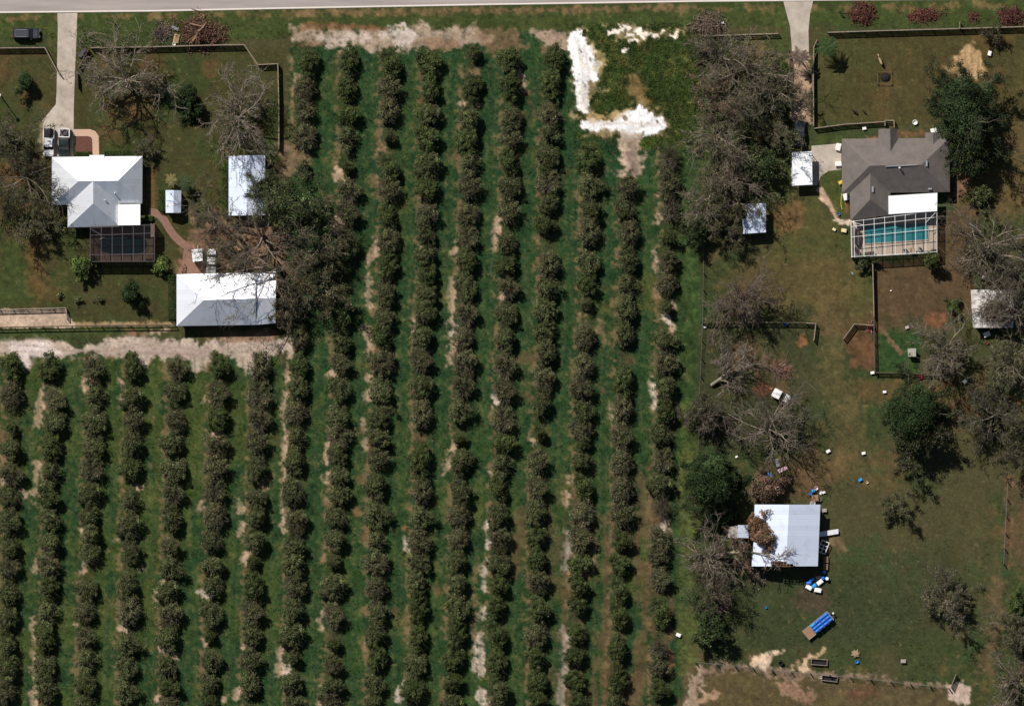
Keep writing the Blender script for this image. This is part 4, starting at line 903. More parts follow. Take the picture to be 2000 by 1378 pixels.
fence("board_fence", "short board pen in front of the brown house dormer", [[(1728, 246), (1728, 235.5), (1745.5, 235.5), (1746, 249)]], 1.1, 3, spacing=14)
fence("board_fence", "weathered board fence running south from the white pool enclosure", [[(1703.5, 505), (1705.5, 582), (1706.3, 618)]], 1.3, 5)
fence("board_fence", "board fence along the west side of the grass pen with the kennel", [[(1706.5, 619), (1706.5, 640), (1708, 728)]], 1.2, 3, m='dwood')
fence("board_fence", "board fence along the south side of the grass pen with the kennel", [[(1711, 727), (1760, 728), (1838, 732)]], 1.1, 3, m='dwood')
fence("board_fence", "angled grey fence wing opening west of the grass pen", [[(1647, 661), (1668, 632.5), (1704, 635)]], 1.2, 4)
fence("rail_fence", "dark rail fence running from the grassy strip to the grey gate wing", [[(1372, 630), (1440, 629), (1574, 630)]], 1.15, 3, spacing=21, m='dwood', rail_h=0.14)
fence("board_fence", "grey board gate wing at the east end of the dark rail fence", [[(1574, 630.5), (1593, 631.5), (1589, 664)]], 1.2, 4)
fence("wire_fence", "post and wire fence along the grassy strip east of the orchard", [[(1377, 340), (1374, 500), (1372, 630), (1366, 768)]], 1.2, 4, spacing=36, m='dwood', wire=True, post=0.15)
fence("wire_fence", "post and wire fence south of the dark oak, along the grassy strip", [[(1365, 800), (1363, 880)]], 1.2, 4, spacing=36, m='dwood', wire=True, post=0.15)
fence("board_fence", "brown rail fence along the roadside edge of the stripped grove", [[(1375, 71), (1412, 69.5), (1520, 66)]], 1.1, 3, m='wood')
fence("board_fence", "short brown rail fence along the west side of the tree-lined drive", [[(1538, 95), (1542, 112), (1543, 160)]], 1.1, 3, m='dwood')
fence("board_fence", "rail fence round the sandy pen by the west lawn", [[(-60, 606), (0, 604.5), (129, 601), (131, 622)]], 1.1, 3, spacing=26)
fence("board_fence", "long low rail fence between the west lawn and the sandy track", [[(-60, 640), (0, 639), (140, 636.5), (342, 634.5)]], 1.25, 2, spacing=27, m='dwood', rail_h=0.12)
fence("wire_fence", "dark post and wire fence over the sandy bank at the south of the east pasture", [[(1358, 1292), (1400, 1296), (1470, 1303), (1545, 1311), (1620, 1317), (1740, 1330), (1853, 1343)]], 1.2, 4, spacing=40, m='dwood', wire=True, post=0.16)
fence("wire_fence", "post and wire fence up the east edge of the pasture", [[(1968, 940), (1963, 1040), (1960, 1100)]], 1.2, 4, spacing=40, m='dwood', wire=True, post=0.15)

def gate(label, a, b2, m, hgt=1.3, bars=5):
    root = thing("field_gate", label, "gate", *a)
    e = MB(); e.box(*W(*a, 0), 0.15, 0.15, hgt + 0.15); e.build("gate_post", M[m], root)
    for k in range(bars):
        e = MB(); z = 0.3 + (hgt - 0.3) * k / (bars - 1); e.beam(W(*a, z), W(*b2, z), 0.07, 0.12); e.build("bar", M[m], root)
    e = MB()
    for t in (0.04, 0.5, 0.96): e.box(*W(a[0] + (b2[0] - a[0]) * t, a[1] + (b2[1] - a[1]) * t, 0.2), 0.1, 0.1, hgt - 0.16)
    e.build("brace", M[m], root)
gate("open pale wooden gate swung inward at the southeast corner of the pasture", (1857, 1340), (1867, 1315), 'wood')
gate("grey gate stub standing across the long paddock fence near the road", (1874, 55.5), (1874, 43), 'wood', 1.5)
gate("reddish wooden driveway gate swung open east of the concrete driveway", (173, 98), (151, 136), 'rwood', 1.35, 6)
gate("thin pale rail gate pushed aside along the drive side of the horse paddock", (1586.5, 178), (1585.7, 130), 'wood', 1.2)
gate("narrow dark gate leaf standing east of the concrete driveway", (151, 142), (152.5, 172), 'dwood', 1.3)
h = thing("slate_board", "dark slate-grey panel leaning at the open driveway gate", "panel", 164, 104)
e = MB(); a, b2 = W(158, 112), W(168, 97); e.loft([[(a[0] - 0.55, a[1] + 0.2, 0.35), (a[0] + 0.1, a[1] - 0.15, 1.3), (a[0] + 0.14, a[1] - 0.1, 1.28), (a[0] - 0.5, a[1] + 0.25, 0.33)], [(b2[0] - 0.55, b2[1] + 0.2, 0.35), (b2[0] + 0.1, b2[1] - 0.15, 1.3), (b2[0] + 0.14, b2[1] - 0.1, 1.28), (b2[0] - 0.5, b2[1] + 0.25, 0.33)]]); e.build("panel", M['roof_grey'], h)
for q in (a, b2):
    e = MB(); e.box(q[0] - 0.2, q[1], 0, 0.1, 0.1, 0.9); e.build("leg", M['dwood'], h)
# ------------------------------------------------------------------ trees
def unit(v): return v / (np.linalg.norm(v, axis=-1, keepdims=True) + 1e-9)
def leaf_quads(rng, pts, size, out=None, up=0.5, asp=0.6):
    n = len(pts); nrm = rng.normal(size=(n, 3)); nrm[:, 2] = np.abs(nrm[:, 2]) * (0.6 + up)
    if out is not None: nrm = nrm * 0.7 + out * 0.9
    nrm = unit(nrm); t = unit(np.cross(nrm, rng.normal(size=(n, 3)))); b2 = np.cross(nrm, t)
    s = size * rng.uniform(0.6, 1.35, (n, 1))
    q = np.stack([pts - t * s, pts - b2 * s * asp, pts + t * s, pts + b2 * s * asp], 1)
    return q.reshape(-1, 3), np.arange(4 * n).reshape(n, 4)
def jitter(rng, base, n, sd=0.22, alts=None, p=0.0):
    c = np.array(base) * np.exp(rng.normal(0, sd, (n, 1))) * (1 + rng.normal(0, 0.06, (n, 3)))
    if alts is not None:
        k = rng.rand(n) < p; c[k] = np.array(alts) * np.exp(rng.normal(0, sd, (k.sum(), 1)))
    return np.clip(c, 0.004, 0.8)

LG_, LO_, LBR_, LGREY, LRUST, LDK = (0.054, 0.072, 0.024), (0.068, 0.086, 0.032), (0.106, 0.091, 0.052), (0.135, 0.115, 0.085), (0.17, 0.072, 0.042), (0.024, 0.042, 0.015)
BARK, PALEB, DBARK = (0.18, 0.145, 0.11), (0.265, 0.22, 0.172), (0.10, 0.08, 0.065)

def orchard_crown(seed, kind):
    """a broken crown of leaf clumps about 4.2 m across, 3.2 m high: a few lobes of unequal size with gaps between"""
    rng = np.random.RandomState(seed); pieces = []
    col, alt, pa, nc, nl = {'g': (LG_, (0.066, 0.08, 0.03), 0.25, 130, 52), 'o': (LO_, (0.108, 0.095, 0.052), 0.24, 130, 48), 'b': (LBR_, LO_, 0.45, 115, 38), 'x': (LGREY, LBR_, 0.4, 26, 12)}[kind]
    nlob = rng.randint(6, 10); la = np.arange(nlob) * 2 * np.pi / nlob + rng.uniform(-0.4, 0.4, nlob)
    lc = np.stack([np.cos(la) * rng.uniform(0.5, 1.35, nlob), np.sin(la) * rng.uniform(0.5, 1.5, nlob), rng.uniform(0.7, 1.9, nlob)], 1); lr = rng.uniform(0.4, 1.0, nlob)
    lc = np.concatenate([lc, [[rng.uniform(-.3, .3), rng.uniform(-.3, .3), 1.9]]]); lr = np.append(lr, rng.uniform(0.75, 1.1))
    li = rng.choice(nlob + 1, nc, p=lr ** 2 / (lr ** 2).sum()); d = unit(rng.normal(size=(nc, 3))); d[:, 2] = np.abs(d[:, 2]) * 1.1 - 0.35; d = unit(d)
    ctr = lc[li] + d * (lr[li] * rng.uniform(0.55, 1.08, nc))[:, None]
    rr = rng.uniform(0.22, 0.52, nc)
    cl = np.repeat(np.arange(nc), nl); off = unit(rng.normal(size=(len(cl), 3))) * rng.uniform(0.2, 1, (len(cl), 1)) ** 0.5 * rr[cl][:, None]
    p = ctr[cl] + off; p[:, 2] = np.maximum(p[:, 2], 0.12)
    tone = np.exp(rng.normal(0, 0.27, nc))
    c = jitter(rng, col, len(p), 0.22, alt, pa) * tone[cl][:, None]
    v, f = leaf_quads(rng, p, 0.095, off / rr[cl][:, None]); pieces.append((v, f, c))
    nt_ = {'g': 25, 'o': 45, 'b': 130, 'x': 220}[kind]
    th = rng.uniform(0, 2 * np.pi, nt_); ph = np.arccos(1 - rng.uniform(0, 1, nt_) * 0.95); d = np.stack([np.sin(ph) * np.cos(th), np.sin(ph) * np.sin(th), np.cos(ph)], 1)
    a = d * [0.5, 0.5, 0.5] + [0, 0, 0.9] + rng.normal(0, 0.2, (nt_, 3)); e = d * [2.15, 2.15, 1.75] * rng.uniform(0.7, 1.1, (nt_, 1)) + [0, 0, 1.2]
    m = (a + e) / 2 + rng.normal(0, 0.22, (nt_, 3))
    v, f = tubes(np.stack([a, m, e], 1), np.tile([0.04, 0.026, 0.010], (nt_, 1)), 3); pieces.append((v, f, jitter(rng, (0.13, 0.112, 0.08), len(f), 0.25)))
    return pieces
def orchard_trunk(seed):
    rng = np.random.RandomState(seed); P, R = [], []
    P.append([[0, 0, 0], [0.02, 0.02, 0.4], [0.03, -0.02, 0.8], [0.0, 0.0, 1.2]]); R.append([0.16, 0.13, 0.12, 0.09])
    for i in range(6):
        a = i * 1.05 + rng.uniform(-.3, .3); c, s_ = math.cos(a), math.sin(a)
        P.append([[0.02, 0, 0.6], [0.35 * c, 0.35 * s_, 1.0], [0.75 * c, 0.75 * s_, 1.5], [1.1 * c, 1.1 * s_, 2.0]]); R.append([0.09, 0.07, 0.05, 0.03])
    v, f = tubes(np.array(P), np.array(R), 6); return [(v, f, np.array(DBARK))]

CROWN = {}
for kd, n in (('g', 9), ('o', 14), ('b', 10), ('x', 3)):
    CROWN[kd] = [orchard_crown(1000 + 37 * i + ord(kd), kd) for i in range(n)]
CROWN_ME = {kd: [npmesh("crown", p, M['orch']) for p in CROWN[kd]] for kd in CROWN}
TRUNK_ME = [npmesh("trunk", orchard_trunk(s_), M['bark']) for s_ in (1, 2, 3)]
ORD = "first second third fourth fifth sixth seventh eighth ninth tenth eleventh twelfth thirteenth fourteenth fifteenth sixteenth seventeenth eighteenth nineteenth twentieth twenty-first twenty-second twenty-third twenty-fourth twenty-fifth twenty-sixth twenty-seventh twenty-eighth twenty-ninth".split()
LOOK = {'g': "dense green", 'o': "olive green", 'b': "thin brownish", 'x': "leafless grey"}
rng0 = np.random.RandomState(77)
TREES = []
for ri, (cp, ys) in enumerate(ROWS):
    toks = ys.split(); yv = [float(t.rstrip("gbsx")) for t in toks]
    for i, t in enumerate(toks):
        y = yv[i]; gap = min([abs(y - yv[j]) for j in (i - 1, i + 1) if 0 <= j < len(yv)]); gap = min(gap, 52)
        small = 's' in t
        kd = 'g' if 'g' in t else 'b' if 'b' in t else 'x' if 'x' in t else None
        if kd is None:
            r = rng0.rand(); pb = 0.22 + (0.15 if ri in (9, 10, 11) and 560 < y < 800 else 0) - (0.15 if y > 1050 and ri > 8 else 0)
            pg = 0.16 + (0.22 if y < 480 else 0) + (0.3 if y > 1080 and ri > 9 else 0)
            kd = 'b' if r < pb else 'g' if r < pb + pg else 'o'
        sc = (0.62 if small else 1.0) * rng0.uniform(0.92, 1.08)
        sy = sc * min(1.3, max(0.95, gap / 39.0)) if not small else sc
        x = row_x(cp, y) + rng0.uniform(-2, 2)
        TREES.append([x, y, sc, sy, kd, ri, i, rng0.randint(1000), small])
LIMIT = 300
order = sorted(range(len(TREES)), key=lambda k: -(TREES[k][2] * TREES[k][3]) * (0.45 if TREES[k][1] > 1364 or TREES[k][0] < 20 else 1.0) * (0.5 if TREES[k][4] == 'x' else 1))
single = set(order[:LIMIT]); rest = []
for k, (x, y, sc, sy, kd, ri, i, rs, small) in enumerate(TREES):
    hz = (0.55 + 0.45 * sc) * (0.93 + 0.14 * ((rs * 7) % 10) / 10)
    if k in single:
        start = "the road" if ri in range(7, 14) else "the white sand" if ri in (14, 15, 16) else "the sandy track"
        root = thing("orchard_tree", f"{LOOK[kd]} orchard tree, {ORD[i]} from {start} in the {ORD[ri]} row from the left", "orchard tree", x, y, group="trees in the orchard rows")
        c = npobj("crown", CROWN_ME[kd][rs % len(CROWN_ME[kd])], root, rot=0); c.scale = (sc * (1.06 + 0.16 * ((rs * 13) % 7) / 7), sy * 1.07, hz * 1.12)
        # each crown is turned by mirroring, so the light still falls on a fresh side
        c.rotation_euler = (0, 0, (rs % 16) * math.pi / 8)
        if abs(sc - sy) > 0.08: c.rotation_euler = (0, 0, (rs % 2) * math.pi)
        npobj("trunk", TRUNK_ME[rs % 3], root, rot=rs)
    else:
        rest.append((x, y, sc, sy, hz, kd, rs))
pcs = []
for x, y, sc, sy, hz, kd, rs in rest:
    a = (rs % 16) * math.pi / 8; ca, sa = math.cos(a), math.sin(a); w = W(x, y)
    for v, f, c in CROWN[kd][rs % len(CROWN[kd])] + orchard_trunk(2):
        v2 = np.stack([(v[:, 0] * ca - v[:, 1] * sa) * sc * 1.07 + w[0], (v[:, 0] * sa + v[:, 1] * ca) * sy * 1.07 + w[1], v[:, 2] * hz * 1.12], 1); pcs.append((v2, f, c))
o = npobj("orchard_saplings", npmesh("orchard_saplings", pcs, M['orch'])); tag(o, "smaller and half-cropped trees scattered along the orchard rows", "orchard trees", kind='stuff')

# ---- large trees grown from a skeleton
def children(rng, P, R, n, t0, t1, lenf, spread, k, upw, rf, droop=0.0, taper=0.35):
    M0, K0 = P.shape[:2]
    par = np.repeat(np.arange(M0), n); t = np.tile(np.linspace(t0, t1, n), M0) + rng.uniform(-0.06, 0.06, M0 * n); t = np.clip(t, 0.02, 0.99) * (K0 - 1)
    i0 = np.minimum(t.astype(int), K0 - 2); f = (t - i0)[:, None]
    start = P[par, i0] * (1 - f) + P[par, i0 + 1] * f; tang = unit(P[par, i0 + 1] - P[par, i0])
    r0 = (R[par, i0] * (1 - f[:, 0]) + R[par, i0 + 1] * f[:, 0]) * rf
    side = rng.normal(size=tang.shape); side -= (side * tang).sum(1, keepdims=True) * tang; side = unit(side)
    d = unit(tang * 1.0 + side * spread + np.array([0, 0, upw]))
    plen = np.linalg.norm(P[:, -1] - P[:, 0], axis=1)[par]; L = plen * lenf * rng.uniform(0.6, 1.25, len(par))
    pts = [start]
    for j in range(1, k):
        d = unit(d + rng.normal(0, 0.26, d.shape) + np.array([0, 0, -droop])); pts.append(pts[-1] + d * (L / (k - 1))[:, None])
    return np.stack(pts, 1), np.linspace(1, taper, k)[None, :] * r0[:, None]
def skeleton(rng, R, H, limbs=9, n2=5, n3=5, n4=4, elev=(8, 55), trunk_h=0.4, r0=0.35, droop=0.03, fan=None, lens=(0.75, 1.1)):
    th = H * trunk_h
    tr = np.array([[[0, 0, 0], [rng.uniform(-.1, .1), rng.uniform(-.1, .1), th * 0.5], [rng.uniform(-.2, .2), rng.uniform(-.2, .2), th]]]); rt = np.array([[r0 * 1.25, r0, r0 * 0.85]])
    if fan: az = np.radians(rng.uniform(fan[0], fan[1], limbs))
    else: az = np.arange(limbs) * 2 * np.pi / limbs + rng.uniform(-0.55, 0.55, limbs)
    el = np.radians(rng.uniform(elev[0], elev[1], limbs)); L = R * rng.uniform(lens[0], lens[1], limbs)
    d = np.stack([np.cos(az), np.sin(az), np.tan(el) * 0.8], 1); d = d / np.linalg.norm(d[:, :2], axis=1, keepdims=True)
    p = np.repeat(tr[:, -1], limbs, 0) - [0, 0, 1] * (rng.uniform(0, 0.55, (limbs, 1)) * th); pts = [p]; k = 6
    for j in range(1, k):
        d = d + rng.normal(0, 0.27, d.shape) + [0, 0, -droop - 0.06]; pts.append(pts[-1] + d * (L / (k - 1))[:, None])
    P1 = np.stack(pts, 1); P1[:, :, 2] = np.clip(P1[:, :, 2], 0.3, H); R1 = np.linspace(1, 0.3, k)[None] * (r0 * rng.uniform(0.28, 0.46, limbs))[:, None]
    P2, R2 = children(rng, P1, R1, n2, 0.22, 0.97, 0.46, 0.85, 4, 0.12, 0.6)
    P3, R3 = children(rng, P2, R2, n3, 0.25, 0.97, 0.5, 0.8, 4, 0.1, 0.6)
    P4, R4 = children(rng, P3, R3, n4, 0.2, 0.97, 0.6, 0.8, 3, 0.08, 0.65, taper=0.4)
    return (tr, rt), (P1, R1), (P2, R2), (P3, np.maximum(R3, 0.032)), (P4, np.maximum(R4, 0.023))
STY = {  # limbs n2 n3 n4 elev trunk r0 | leaf clumps per tip share, leaves per clump, clump radius, leaf size, colours | bark colour
 'bare':  dict(limbs=19, n2=8, n3=5, n4=3, elev=(15, 68), lf=0.14, nl=8, cr=0.35, ls=0.10, col=LO_, alt=LBR_, pa=0.5, bark=PALEB),
 'thin':  dict(limbs=13, n2=6, n3=6, n4=3, elev=(15, 65), lf=0.6, nl=9, cr=0.42, ls=0.10, col=LO_, alt=LBR_, pa=0.45, bark=BARK),
 'brown': dict(limbs=13, n2=6, n3=6, n4=3, elev=(12, 62), lf=0.7, nl=9, cr=0.42, ls=0.10, col=LBR_, alt=LO_, pa=0.3, bark=BARK),
 'dark':  dict(dome=0.14, limbs=11, n2=6, n3=5, n4=3, elev=(10, 60), lf=0.8, nl=18, cr=0.5, ls=0.12, col=LDK, alt=LO_, pa=0.4, bark=BARK),
 'oak':   dict(dome=1.0, limbs=11, n2=6, n3=5, n4=2, elev=(5, 65), lf=1.0, nl=36, cr=0.62, ls=0.13, col=LDK, alt=(0.034, 0.05, 0.02), pa=0.35, bark=BARK),
 'rust':  dict(dome=0.9, limbs=9, n2=6, n3=5, n4=3, elev=(5, 50), lf=0.8, nl=18, cr=0.4, ls=0.12, col=LRUST, alt=LBR_, pa=0.45, bark=BARK),
 'green': dict(dome=0.5, limbs=8, n2=5, n3=4, n4=2, elev=(15, 70), lf=1.0, nl=26, cr=0.45, ls=0.12, col=(0.085, 0.125, 0.035), alt=LG_, pa=0.4, bark=BARK),
}
def tree(name, label, cat, px, py, Rpx, H, sty, seed, group=None, fan=None, flat=1.0, fallen=None, clear=None, **kw):
    s = dict(STY[sty]); s.update(kw); rng = np.random.RandomState(seed)
    R = Rpx * S
    if fallen is None and Rpx > 35: H *= 1.4
    sk = skeleton(rng, R, H, s['limbs'], s['n2'], s['n3'], s['n4'], s['elev'], s.get('trunk_h', 0.4), s.get('r0', 0.034 * R + 0.10), fan=fan, lens=s.get('lens', (0.45, 0.88)))
    tip = sk[4][0].reshape(-1, 3)[rng.rand(sk[4][0].shape[0] * 3) < s['lf'] * (0.34 if s['lf'] >= 0.99 else 0.5)]
    tr_n = len(tip); nl = s['nl']; cl = np.repeat(np.arange(tr_n), nl); off = unit(rng.normal(size=(len(cl), 3))) * rng.uniform(0.15, 1, (len(cl), 1)) ** 0.5
    lp = tip[cl] + off * s['cr'] * np.array([1, 1, 0.75]); tone = np.exp(rng.normal(0, 0.3, tr_n))
    def xf(P):
        if fallen is None: return P
        az, tilt, lift = fallen          # laid over towards az (degrees in the world), tilt degrees from upright
        a, t = math.radians(az), math.radians(tilt); sh = P.shape; Q = P.reshape(-1, 3)
        al = Q[:, 0] * math.cos(a) + Q[:, 1] * math.sin(a); ac = -Q[:, 0] * math.sin(a) + Q[:, 1] * math.cos(a)
        al2 = al * math.cos(t) + Q[:, 2] * math.sin(t); z = -al * math.sin(t) + Q[:, 2] * math.cos(t) + lift
        z = np.where(z < 0.08, 0.08 + 0.15 * np.abs(np.sin(z * 7)), z)
        return np.stack([al2 * math.cos(a) - ac * math.sin(a), al2 * math.sin(a) + ac * math.cos(a), z], 1).reshape(sh)
    wood = []
    for lv, n in ((0, 8), (1, 6), (2, 5)):
        v, f = tubes(xf(sk[lv][0]), sk[lv][1], n); wood.append((v, f, jitter(rng, s['bark'], len(f), 0.15)))
    root = thing(name, label, cat, px, py, group=group)
    npobj("trunk", npmesh("trunk", wood, M['bark']), root)
    cr = []
    v, f = tubes(xf(sk[3][0]), sk[3][1], 4); cr.append((v, f, jitter(rng, tuple(0.75 * c for c in s['bark']), len(f), 0.25)))
    v, f = tubes(xf(sk[4][0]), sk[4][1], 3); cr.append((v, f, jitter(rng, tuple(0.5 * c for c in s['bark']), len(f), 0.25)))
    if tr_n:
        lp2 = xf(lp); lp2[:, 2] = np.maximum(lp2[:, 2], 0.1)
        v, f = leaf_quads(rng, lp2, s['ls'], off); cr.append((v, f, jitter(rng, s['col'], len(f), 0.2, s['alt'], s['pa']) * tone[cl][:, None]))
    if s.get('dome'):      # leafy lobes that close the top of the crown, with dark gaps between them
        nb = int(9 + R * 2.2); ga = np.arange(nb) * 2.39996; u = (np.arange(nb) + 0.5) / nb
        hr = np.sqrt(u) * rng.uniform(0.66, 1.14, nb); lc = np.stack([np.cos(ga) * hr * R * 0.74, np.sin(ga) * hr * R * 0.74, H * (0.42 + 0.36 * np.sqrt(np.clip(1 - hr ** 2, 0, 1))) + rng.normal(0, 0.05 * H, nb)], 1)
        lr = R * rng.uniform(0.13, 0.37, nb) * min(1.0, 1.5 / math.sqrt(nb) * 3); n = int(s['dome'] * R * R * 330 / nb) + 40
        k = np.repeat(np.arange(nb), n); d = unit(rng.normal(size=(len(k), 3))); d[:, 2] = np.abs(d[:, 2]) - 0.3; d = unit(d)
        bump = 1 + 0.22 * np.sin(d[:, 0] * 7 + k) * np.sin(d[:, 1] * 6 + 2 * k) + 0.12 * np.sin(d[:, 0] * 17 + d[:, 1] * 13 + k)
        lp2 = lc[k] + d * (lr[k] * bump * rng.uniform(0.75, 1.06, len(k)))[:, None] * [1, 1, 0.8]; lp2[:, 2] = np.maximum(lp2[:, 2], 0.15)
        v, f = leaf_quads(rng, lp2, s['ls'] * 1.05, d); cr.append((v, f, jitter(rng, s['col'], len(f), 0.25, s['alt'], s['pa']) * np.exp(rng.normal(0.1, 0.35, nb))[k][:, None]))
    npobj("crown", npmesh("crown", cr, M['leaf']), root)
    return root
T = tree
# west garden
T("storm_stripped_tree", "large pale storm-stripped tree in the fenced garden, near the driveway gate", "tree", 247, 158, 84, 8.5, 'bare', 11, lf=0.22)
T("broad_leaf_tree", "dark green leafy tree beside the large stripped tree in the garden", "tree", 370, 198, 24, 4.5, 'oak', 12)
T("storm_stripped_tree", "bare radial-limbed tree in the garden's orchard-side corner", "tree", 468, 232, 80, 6.5, 'bare', 13, n3=6)
T("leaning_oak", "broad half-stripped oak shading the west end of the white house", "tree", 50, 345, 84, 8.0, 'brown', 14, lf=0.34, col=LO_, alt=LBR_)
T("leaning_oak", "thin olive oak at the west edge behind the white pickup", "tree", 26, 278, 60, 7.0, 'thin', 15, lf=0.4)
T("leaning_oak", "dark leafy oak southwest of the white house", "tree", 56, 424, 52, 6.0, 'thin', 16, lf=0.5)
T("small_tree", "small dark round tree on the lawn west of the concrete driveway", "tree", 52, 160, 17, 3.9, 'oak', 17, limbs=7, n2=4, n3=3, nl=30)
T("small_tree", "small dark round tree on the lawn west of the long outbuilding", "tree", 256, 576, 19, 4.6, 'oak', 18, limbs=7, n2=4, n3=3, nl=30)
T("young_tree", "bright green young tree southwest of the dark pool enclosure", "tree", 163, 517, 22, 4.4, 'green', 19, limbs=7, n2=4, n3=3)
T("young_tree", "bright green young tree southeast of the dark pool enclosure", "tree", 311, 518, 17, 3.0, 'green', 20, limbs=7, n2=4, n3=3, nl=16, col=(0.12, 0.16, 0.04))
T("bare_shrub", "bare brown shrub at the northeast corner of the white house", "shrub", 284, 293, 24, 3.0, 'bare', 21, limbs=9, lf=0.1, bark=BARK)
T("bare_shrub", "small bare shrub beside the garden shed path", "shrub", 400, 412, 26, 3.5, 'thin', 22, limbs=8, lf=0.35)
T("broken_oak", "dark leafy oak collapsed over the pale low-roofed shed", "tree", 526, 380, 62, 7.0, 'dark', 23, lf=0.6, col=(0.05,0.055,0.03), dome=0.06)
T("broken_oak", "dark oak at the orchard edge behind the pale low-roofed shed", "tree", 580, 395, 56, 7.5, 'dark', 24, lf=0.5, dome=0.05)
T("broken_oak", "brown broken oak sprawling over the yard north of the long outbuilding", "tree", 515, 462, 84, 7.0, 'brown', 25, lf=0.22, n3=5, bark=(0.20,0.165,0.13))
T("broken_oak", "large brown-green oak east of the long outbuilding", "tree", 618, 495, 60, 8.0, 'brown', 26, alt=LDK, pa=0.4, lf=0.5)
T("broken_oak", "dark oak with deep shade at the southeast of the oak clump", "tree", 632, 562, 50, 7.0, 'dark', 27, alt=LBR_, pa=0.6, lf=0.45, dome=0.03)
T("broken_oak", "sparse oak limb cluster overhanging the east end of the long outbuilding roof", "tree", 545, 525, 84, 6.4, 'thin', 28, fan=(160, 275), limbs=9, lf=0.10, bark=(0.17, 0.135, 0.105), trunk_h=0.72, elev=(10, 40), r0=0.5, lens=(0.6, 1.0))
T("broken_oak", "brown twiggy oak over the patio with the white box trailer", "tree", 470, 468, 70, 6.0, 'brown', 29, fan=(60, 250), limbs=8, lf=0.35)
T("broken_oak", "brown oak filling the gap between the oak clump and the orchard", "tree", 565, 600, 40, 6.0, 'brown', 30, lf=0.6)
# grove between the white sand and the drive
T("grove_tree", "thin brown tree at the roadside corner of the stripped grove", "tree", 1400, 115, 52, 6.0, 'bare', 40, lf=0.2)
T("grove_tree", "thin olive tree at the middle of the stripped grove's north side", "tree", 1458, 135, 58, 6.0, 'bare', 41, lf=0.2)
T("grove_tree", "brownish tree beside the tree-lined drive opposite the paddock fence", "tree", 1512, 178, 48, 7.0, 'bare', 42, lf=0.3)
T("grove_tree", "rusty-leaved tree on the west side of the stripped grove", "tree", 1405, 190, 46, 6.5, 'brown', 43, lf=0.4, col=(0.15, 0.095, 0.065))
T("grove_tree", "dense olive tree in the core of the stripped grove", "tree", 1468, 228, 66, 8.0, 'thin', 44, lf=0.5, alt=LBR_)
T("grove_tree", "olive tree over the drive just north of the carport", "tree", 1510, 256, 46, 6.5, 'thin', 45, lf=0.4)
T("grove_tree", "brown spreading tree beside the orchard's east edge, near the white sand", "tree", 1400, 268, 56, 7.0, 'bare', 46, lf=0.2)
T("grove_tree", "brown tree northwest of the white metal canopy", "tree", 1425, 350, 58, 7.0, 'bare', 47, lf=0.35, col=(0.12,0.095,0.065))
T("grove_tree", "dark tree between the carport and the white metal canopy", "tree", 1482, 322, 46, 6.0, 'dark', 48, lf=0.45, dome=0.06)
T("grove_tree", "half-bare brown tree west of the white metal canopy", "tree", 1382, 390, 50, 6.5, 'brown', 49, lf=0.35, bark=PALEB)
T("grove_tree", "thin brown tree overhanging the west side of the white metal canopy", "tree", 1418, 440, 34, 6.5, 'brown', 50, lf=0.5)
T("grove_tree", "tall nearly leafless tree leaning over the white metal canopy", "tree", 1442, 398, 44, 9.5, 'thin', 51, lf=0.4, limbs=9)
T("grove_tree", "dark low tree beside the grassy strip southwest of the white metal canopy", "tree", 1362, 452, 26, 5.0, 'dark', 52, limbs=8, n2=4, n3=4)
# central paddock
T("storm_stripped_tree", "bare reddish-brown tree standing at the post and wire fence", "tree", 1446, 592, 50, 6.0, 'bare', 60, lf=0.07, col=LBR_, bark=(0.2,0.155,0.125), n3=6)
T("fallen_tree", "uprooted tree lying on the ground with its pale forked trunk pointing southwest", "fallen tree", 1389, 752, 60, 8.5, 'bare', 61, fallen=(38, 72, 0.35), lf=0.1, col=LBR_, trunk_h=0.42, elev=(40, 80), lens=(0.55, 0.8), limbs=10, r0=0.27, bark=(0.27,0.22,0.18))
T("storm_stripped_tree", "purplish bare twiggy tree beside the grassy strip", "tree", 1375, 812, 37, 5.5, 'bare', 62, lf=0.12, bark=(0.2,0.155,0.135), n3=7, n4=5)
T("storm_stripped_tree", "pale radial bare tree southwest of the white utility cart", "tree", 1503, 838, 72, 7.5, 'bare', 63, lf=0.06)
T("oak_tree", "dense dark oak northwest of the bluish-white barn", "tree", 1385, 936, 60, 7.0, 'oak', 64)
T("oak_tree", "low dark oak lobe just west of the bluish-white barn", "tree", 1406, 998, 28, 4.0, 'oak', 65, limbs=9, n2=5, n3=4)
T("dead_tree", "brown dead-leaved tree fallen against the north wall of the barn", "tree", 1496, 952, 36, 3.2, 'rust', 66, col=(0.15, 0.085, 0.065))
T("fallen_tree", "pale bare tree blown over onto the barn, rusty leaves on the roof", "fallen tree", 1388, 1088, 62, 11.5, 'bare', 67, fallen=(12, 66, 0.4), trunk_h=0.6, elev=(35, 80), lens=(0.4, 0.62), limbs=9, lf=0.15, nl=10, col=LRUST, alt=LBR_, pa=0.3, r0=0.34)
T("storm_stripped_tree", "bare pale tree just southwest of the bluish-white barn", "tree", 1382, 1090, 42, 6.0, 'bare', 68, lf=0.06)
T("dead_tree", "rusty-leaved treetop broken over the west edge of the barn roof", "tree", 1487, 1044, 27, 7.6, 'rust', 69, limbs=9, n2=5, n3=4, trunk_h=0.6, col=(0.20, 0.10, 0.065))
T("dead_tree", "small rusty treetop at the northwest corner of the lean-to by the barn", "tree", 1478, 1020, 18, 7.0, 'rust', 70, limbs=7, n2=4, n3=3, trunk_h=0.6)
T("storm_stripped_tree", "small bare pale tree between the barn and the sandy bank", "tree", 1390, 1160, 38, 5.5, 'bare', 71, lf=0.08, bark=BARK)
